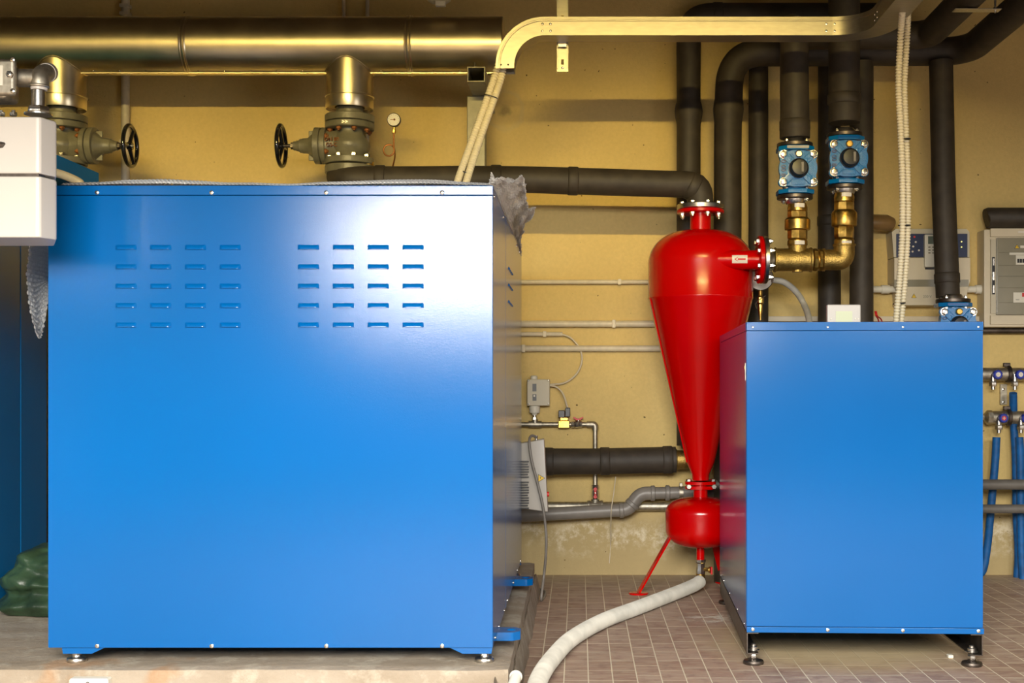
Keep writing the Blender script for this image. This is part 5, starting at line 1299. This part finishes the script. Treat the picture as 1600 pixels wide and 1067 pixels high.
# ------------------------------------------------------------------ underfloor manifold
ym = YW-0.13
def manifold(py, x0_, label, knobs, endcap, km):
    t = empty('heating_manifold', P(x0_, py+12, ym), label, 'manifold')
    s = ym/F; z = P(0, py, ym).z; X = lambda px: P(px, 0, ym).x
    b = MB(); b.tube([(X(x0_), ym, z), (X(1720), ym, z)], 0.040, 24)
    if endcap: b.lathe([(0.016, -0.035), (0.018, -0.02), (0.030, -0.012), (0.044, 0), (0.044, 0.03)], (X(x0_), ym, z), 'x', 8)
    else: b.lathe([(0.044, 0), (0.044, 0.02)], (X(x0_+4), ym, z), 'x', 24)
    b.build('barrel', GALV, t)
    for px in (1570.5,): b = MB(); b.lathe([(0.050, -0.012), (0.053, -0.008), (0.053, 0.008), (0.050, 0.012)], (X(px+5), ym, z), 'x', 28); b.box((X(px)-0.012, ym-0.012, z+0.045), (X(px)+0.03, ym+0.012, z+0.07), 0.003); b.build('clamp', STEEL_D, t)
    for (kx, pipe) in knobs:
        b = MB(); c = Vector((X(kx), ym-0.045, z-0.003))
        b.tube([c+Vector((0, 0.03, 0)), c+Vector((0, -0.01, 0)), c+Vector((0, -0.011, 0)), c+Vector((0, -0.034, 0)), c+Vector((0, -0.038, 0))], [0.018, 0.018, 0.029, 0.028, 0.023], 40, rfun=lambda i, a: 1+(0.05*math.cos(a*10) if i >= 2 else 0))
        k = b.build('knob', KNOB_B, t)
        b = MB(); b.lathe([(0.014, 0), (0.014, 0.002)], c+Vector((0, -0.037, 0)), (0, -1, 0), 20); k2 = b.build('knob_badge', km, k)
        MB().box(c+Vector((-0.009, -0.0405, -0.002)), c+Vector((0.009, -0.0385, 0.002))).box(c+Vector((-0.002, -0.0405, -0.009)), c+Vector((0.002, -0.0385, 0.009))).build('knob_mark', DIAL, k)
        b = MB(); c2 = Vector((X(pipe), ym-0.03, z)); b.lathe([(0.018, -0.045), (0.018, 0)], c2, 'z', 16); b.lathe([(0.022, -0.075), (0.024, -0.072), (0.024, -0.048), (0.022, -0.045)], c2, 'z', 6); b.lathe([(0.014, -0.095), (0.014, -0.07)], c2, 'z', 14); b.build('compression_fitting', STEEL, t, smooth=30)
    return t
manifold(584.5, 1500, 'upper steel heating manifold at the right edge, with blue knobs', ((1553, 1549), (1588, 1583), (1625, 1621)), False, DIAL)
manifold(652, 1542, 'lower steel heating manifold at the right edge, with red-badged blue knobs', ((1562, 1558), (1597, 1592.5), (1634, 1630)), True, RED_P)
b = MB(); b.box(P(1563, 632, YW-0.02), P(1572, 600, YW), 0.001); o = b.build('manifold_bracket', GALV, label='perforated steel bracket between the two heating manifolds', cat='bracket')
for py in (608, 628): inst('screw', SCREW, o, P(1568, py, YW-0.02), (PI/2, 0, 0))
def bpipe(pts, label):
    b = MB(); b.tube(spline(pts, 10), 0.024, 16); b.build('blue_sleeved_pipe', BLUE_P, label=label, cat='pipe', smooth=60)
bpipe([P(1557, 683, ym-.03), P(1555, 720, ym-.03), P(1551, 765, ym-.03), P(1547, 810, ym-.02), P(1543, 850, ym), P(1536, 890, ym), P(1524, 900, ym)], 'blue sleeved pipe from the lower manifold, leftmost at the right edge')
bpipe([P(1583, 614, ym-.03), P(1584, 660, ym+.03), P(1587, 720, ym+.03), P(1588, 800, ym+.03), P(1591, 860, ym+.03), (P(1592, 0, ym).x, ym+.03, 0.0)], 'blue sleeved pipe from the upper manifold, passing behind the lower one')
bpipe([P(1593, 683, ym-.03), P(1594.5, 720, ym-.03), P(1595, 800, ym-.03), P(1596, 860, ym-.03), (P(1596, 0, ym).x, ym-.03, 0.0)], 'blue sleeved pipe from the lower manifold at the very right edge')
yq = 7.72
for py, lab, r in ((757, 'upper dark grey horizontal pipe crossing the blue pipes at the right edge', 0.031), (795, 'lower dark grey horizontal pipe crossing the blue pipes at the right edge', 0.027)):
    z = P(0, py, yq).z; b = MB(); b.tube([(P(1105, 0, yq).x, yq, z), (XR, yq, z)], r, 20); b.build('grey_pipe', PVC_D, label=lab, cat='pipe')
# litter by the foot, hanger plates, ceiling fitting
b = MB(); q = P(1218, 0, 5.62); b.box((P(1480, 0, 5.62).x, 5.60, 0), (P(1488, 0, 5.62).x, 5.63, 0.014), 0.002); b.build('plastic_scrap', CREAM_L, label='tiny grey plastic scrap on the dusty floor under the right cabinet', cat='debris')
zh = z2-0.086
t = empty('pipe_hanger', (2.06, 6.6, zh), 'small steel hanger plate with a threaded rod under the overhead black pipe', 'bracket')
MB().box((1.93, 6.57, zh-0.004), (2.17, 6.63, zh), 0.001).build('plate', STEEL, t)
MB().cyl((2.145, 6.6, zh-0.015), (2.145, 6.6, ZC), 0.005).build('threaded_rod', STEEL, t); inst('bolt', BOLT, t, (2.145, 6.6, zh))
t = empty('ceiling_lamp', P(687, 8, 7.2), 'white lamp fitting hanging at the top edge above the clad duct', 'lamp')
b = MB(); b.lathe([(0.070, 0.05), (0.066, 0.02), (0.05, 0.008), (0.03, 0.002)], P(686, 6, 7.2)+Vector((0, 0, 0.0)), 'z', 32); b.build('shade', GREY_BOX, t)
b = MB(); b.box(P(680, 9, 7.15), P(696, 1, 7.15)+Vector((0, 0.03, 0)), 0.003); b.build('lens', WHITE, t)
q = P(686, 0, 7.2); MB().cyl((q.x, q.y, q.z+0.02), (q.x, q.y, ZC), 0.012).build('stem', CREAM, t)
# the hanging strip lamp that gives the warm light
t = empty('strip_lamp', (-1.3, 2.62, 3.20), 'long warm strip lamp hanging across the room in front of the pipework', 'lamp')
MB().box((-4.35, 2.52, 3.31), (1.75, 3.07, 3.35), 0.006).box((-4.35, 2.52, 3.19), (1.75, 2.56, 3.31), 0.004).box((-4.35, 3.045, 3.268), (1.75, 3.055, 3.31)).build('housing', WHITE, t)
for sx in (-4, -1.3, 1.4): MB().cyl((sx, 2.62, 3.40), (sx, 2.62, ZC), 0.006, 10).build('hanging_rod', STEEL, t)
for o in bpy.data.objects:
    if 'wl' in o: del o['wl']
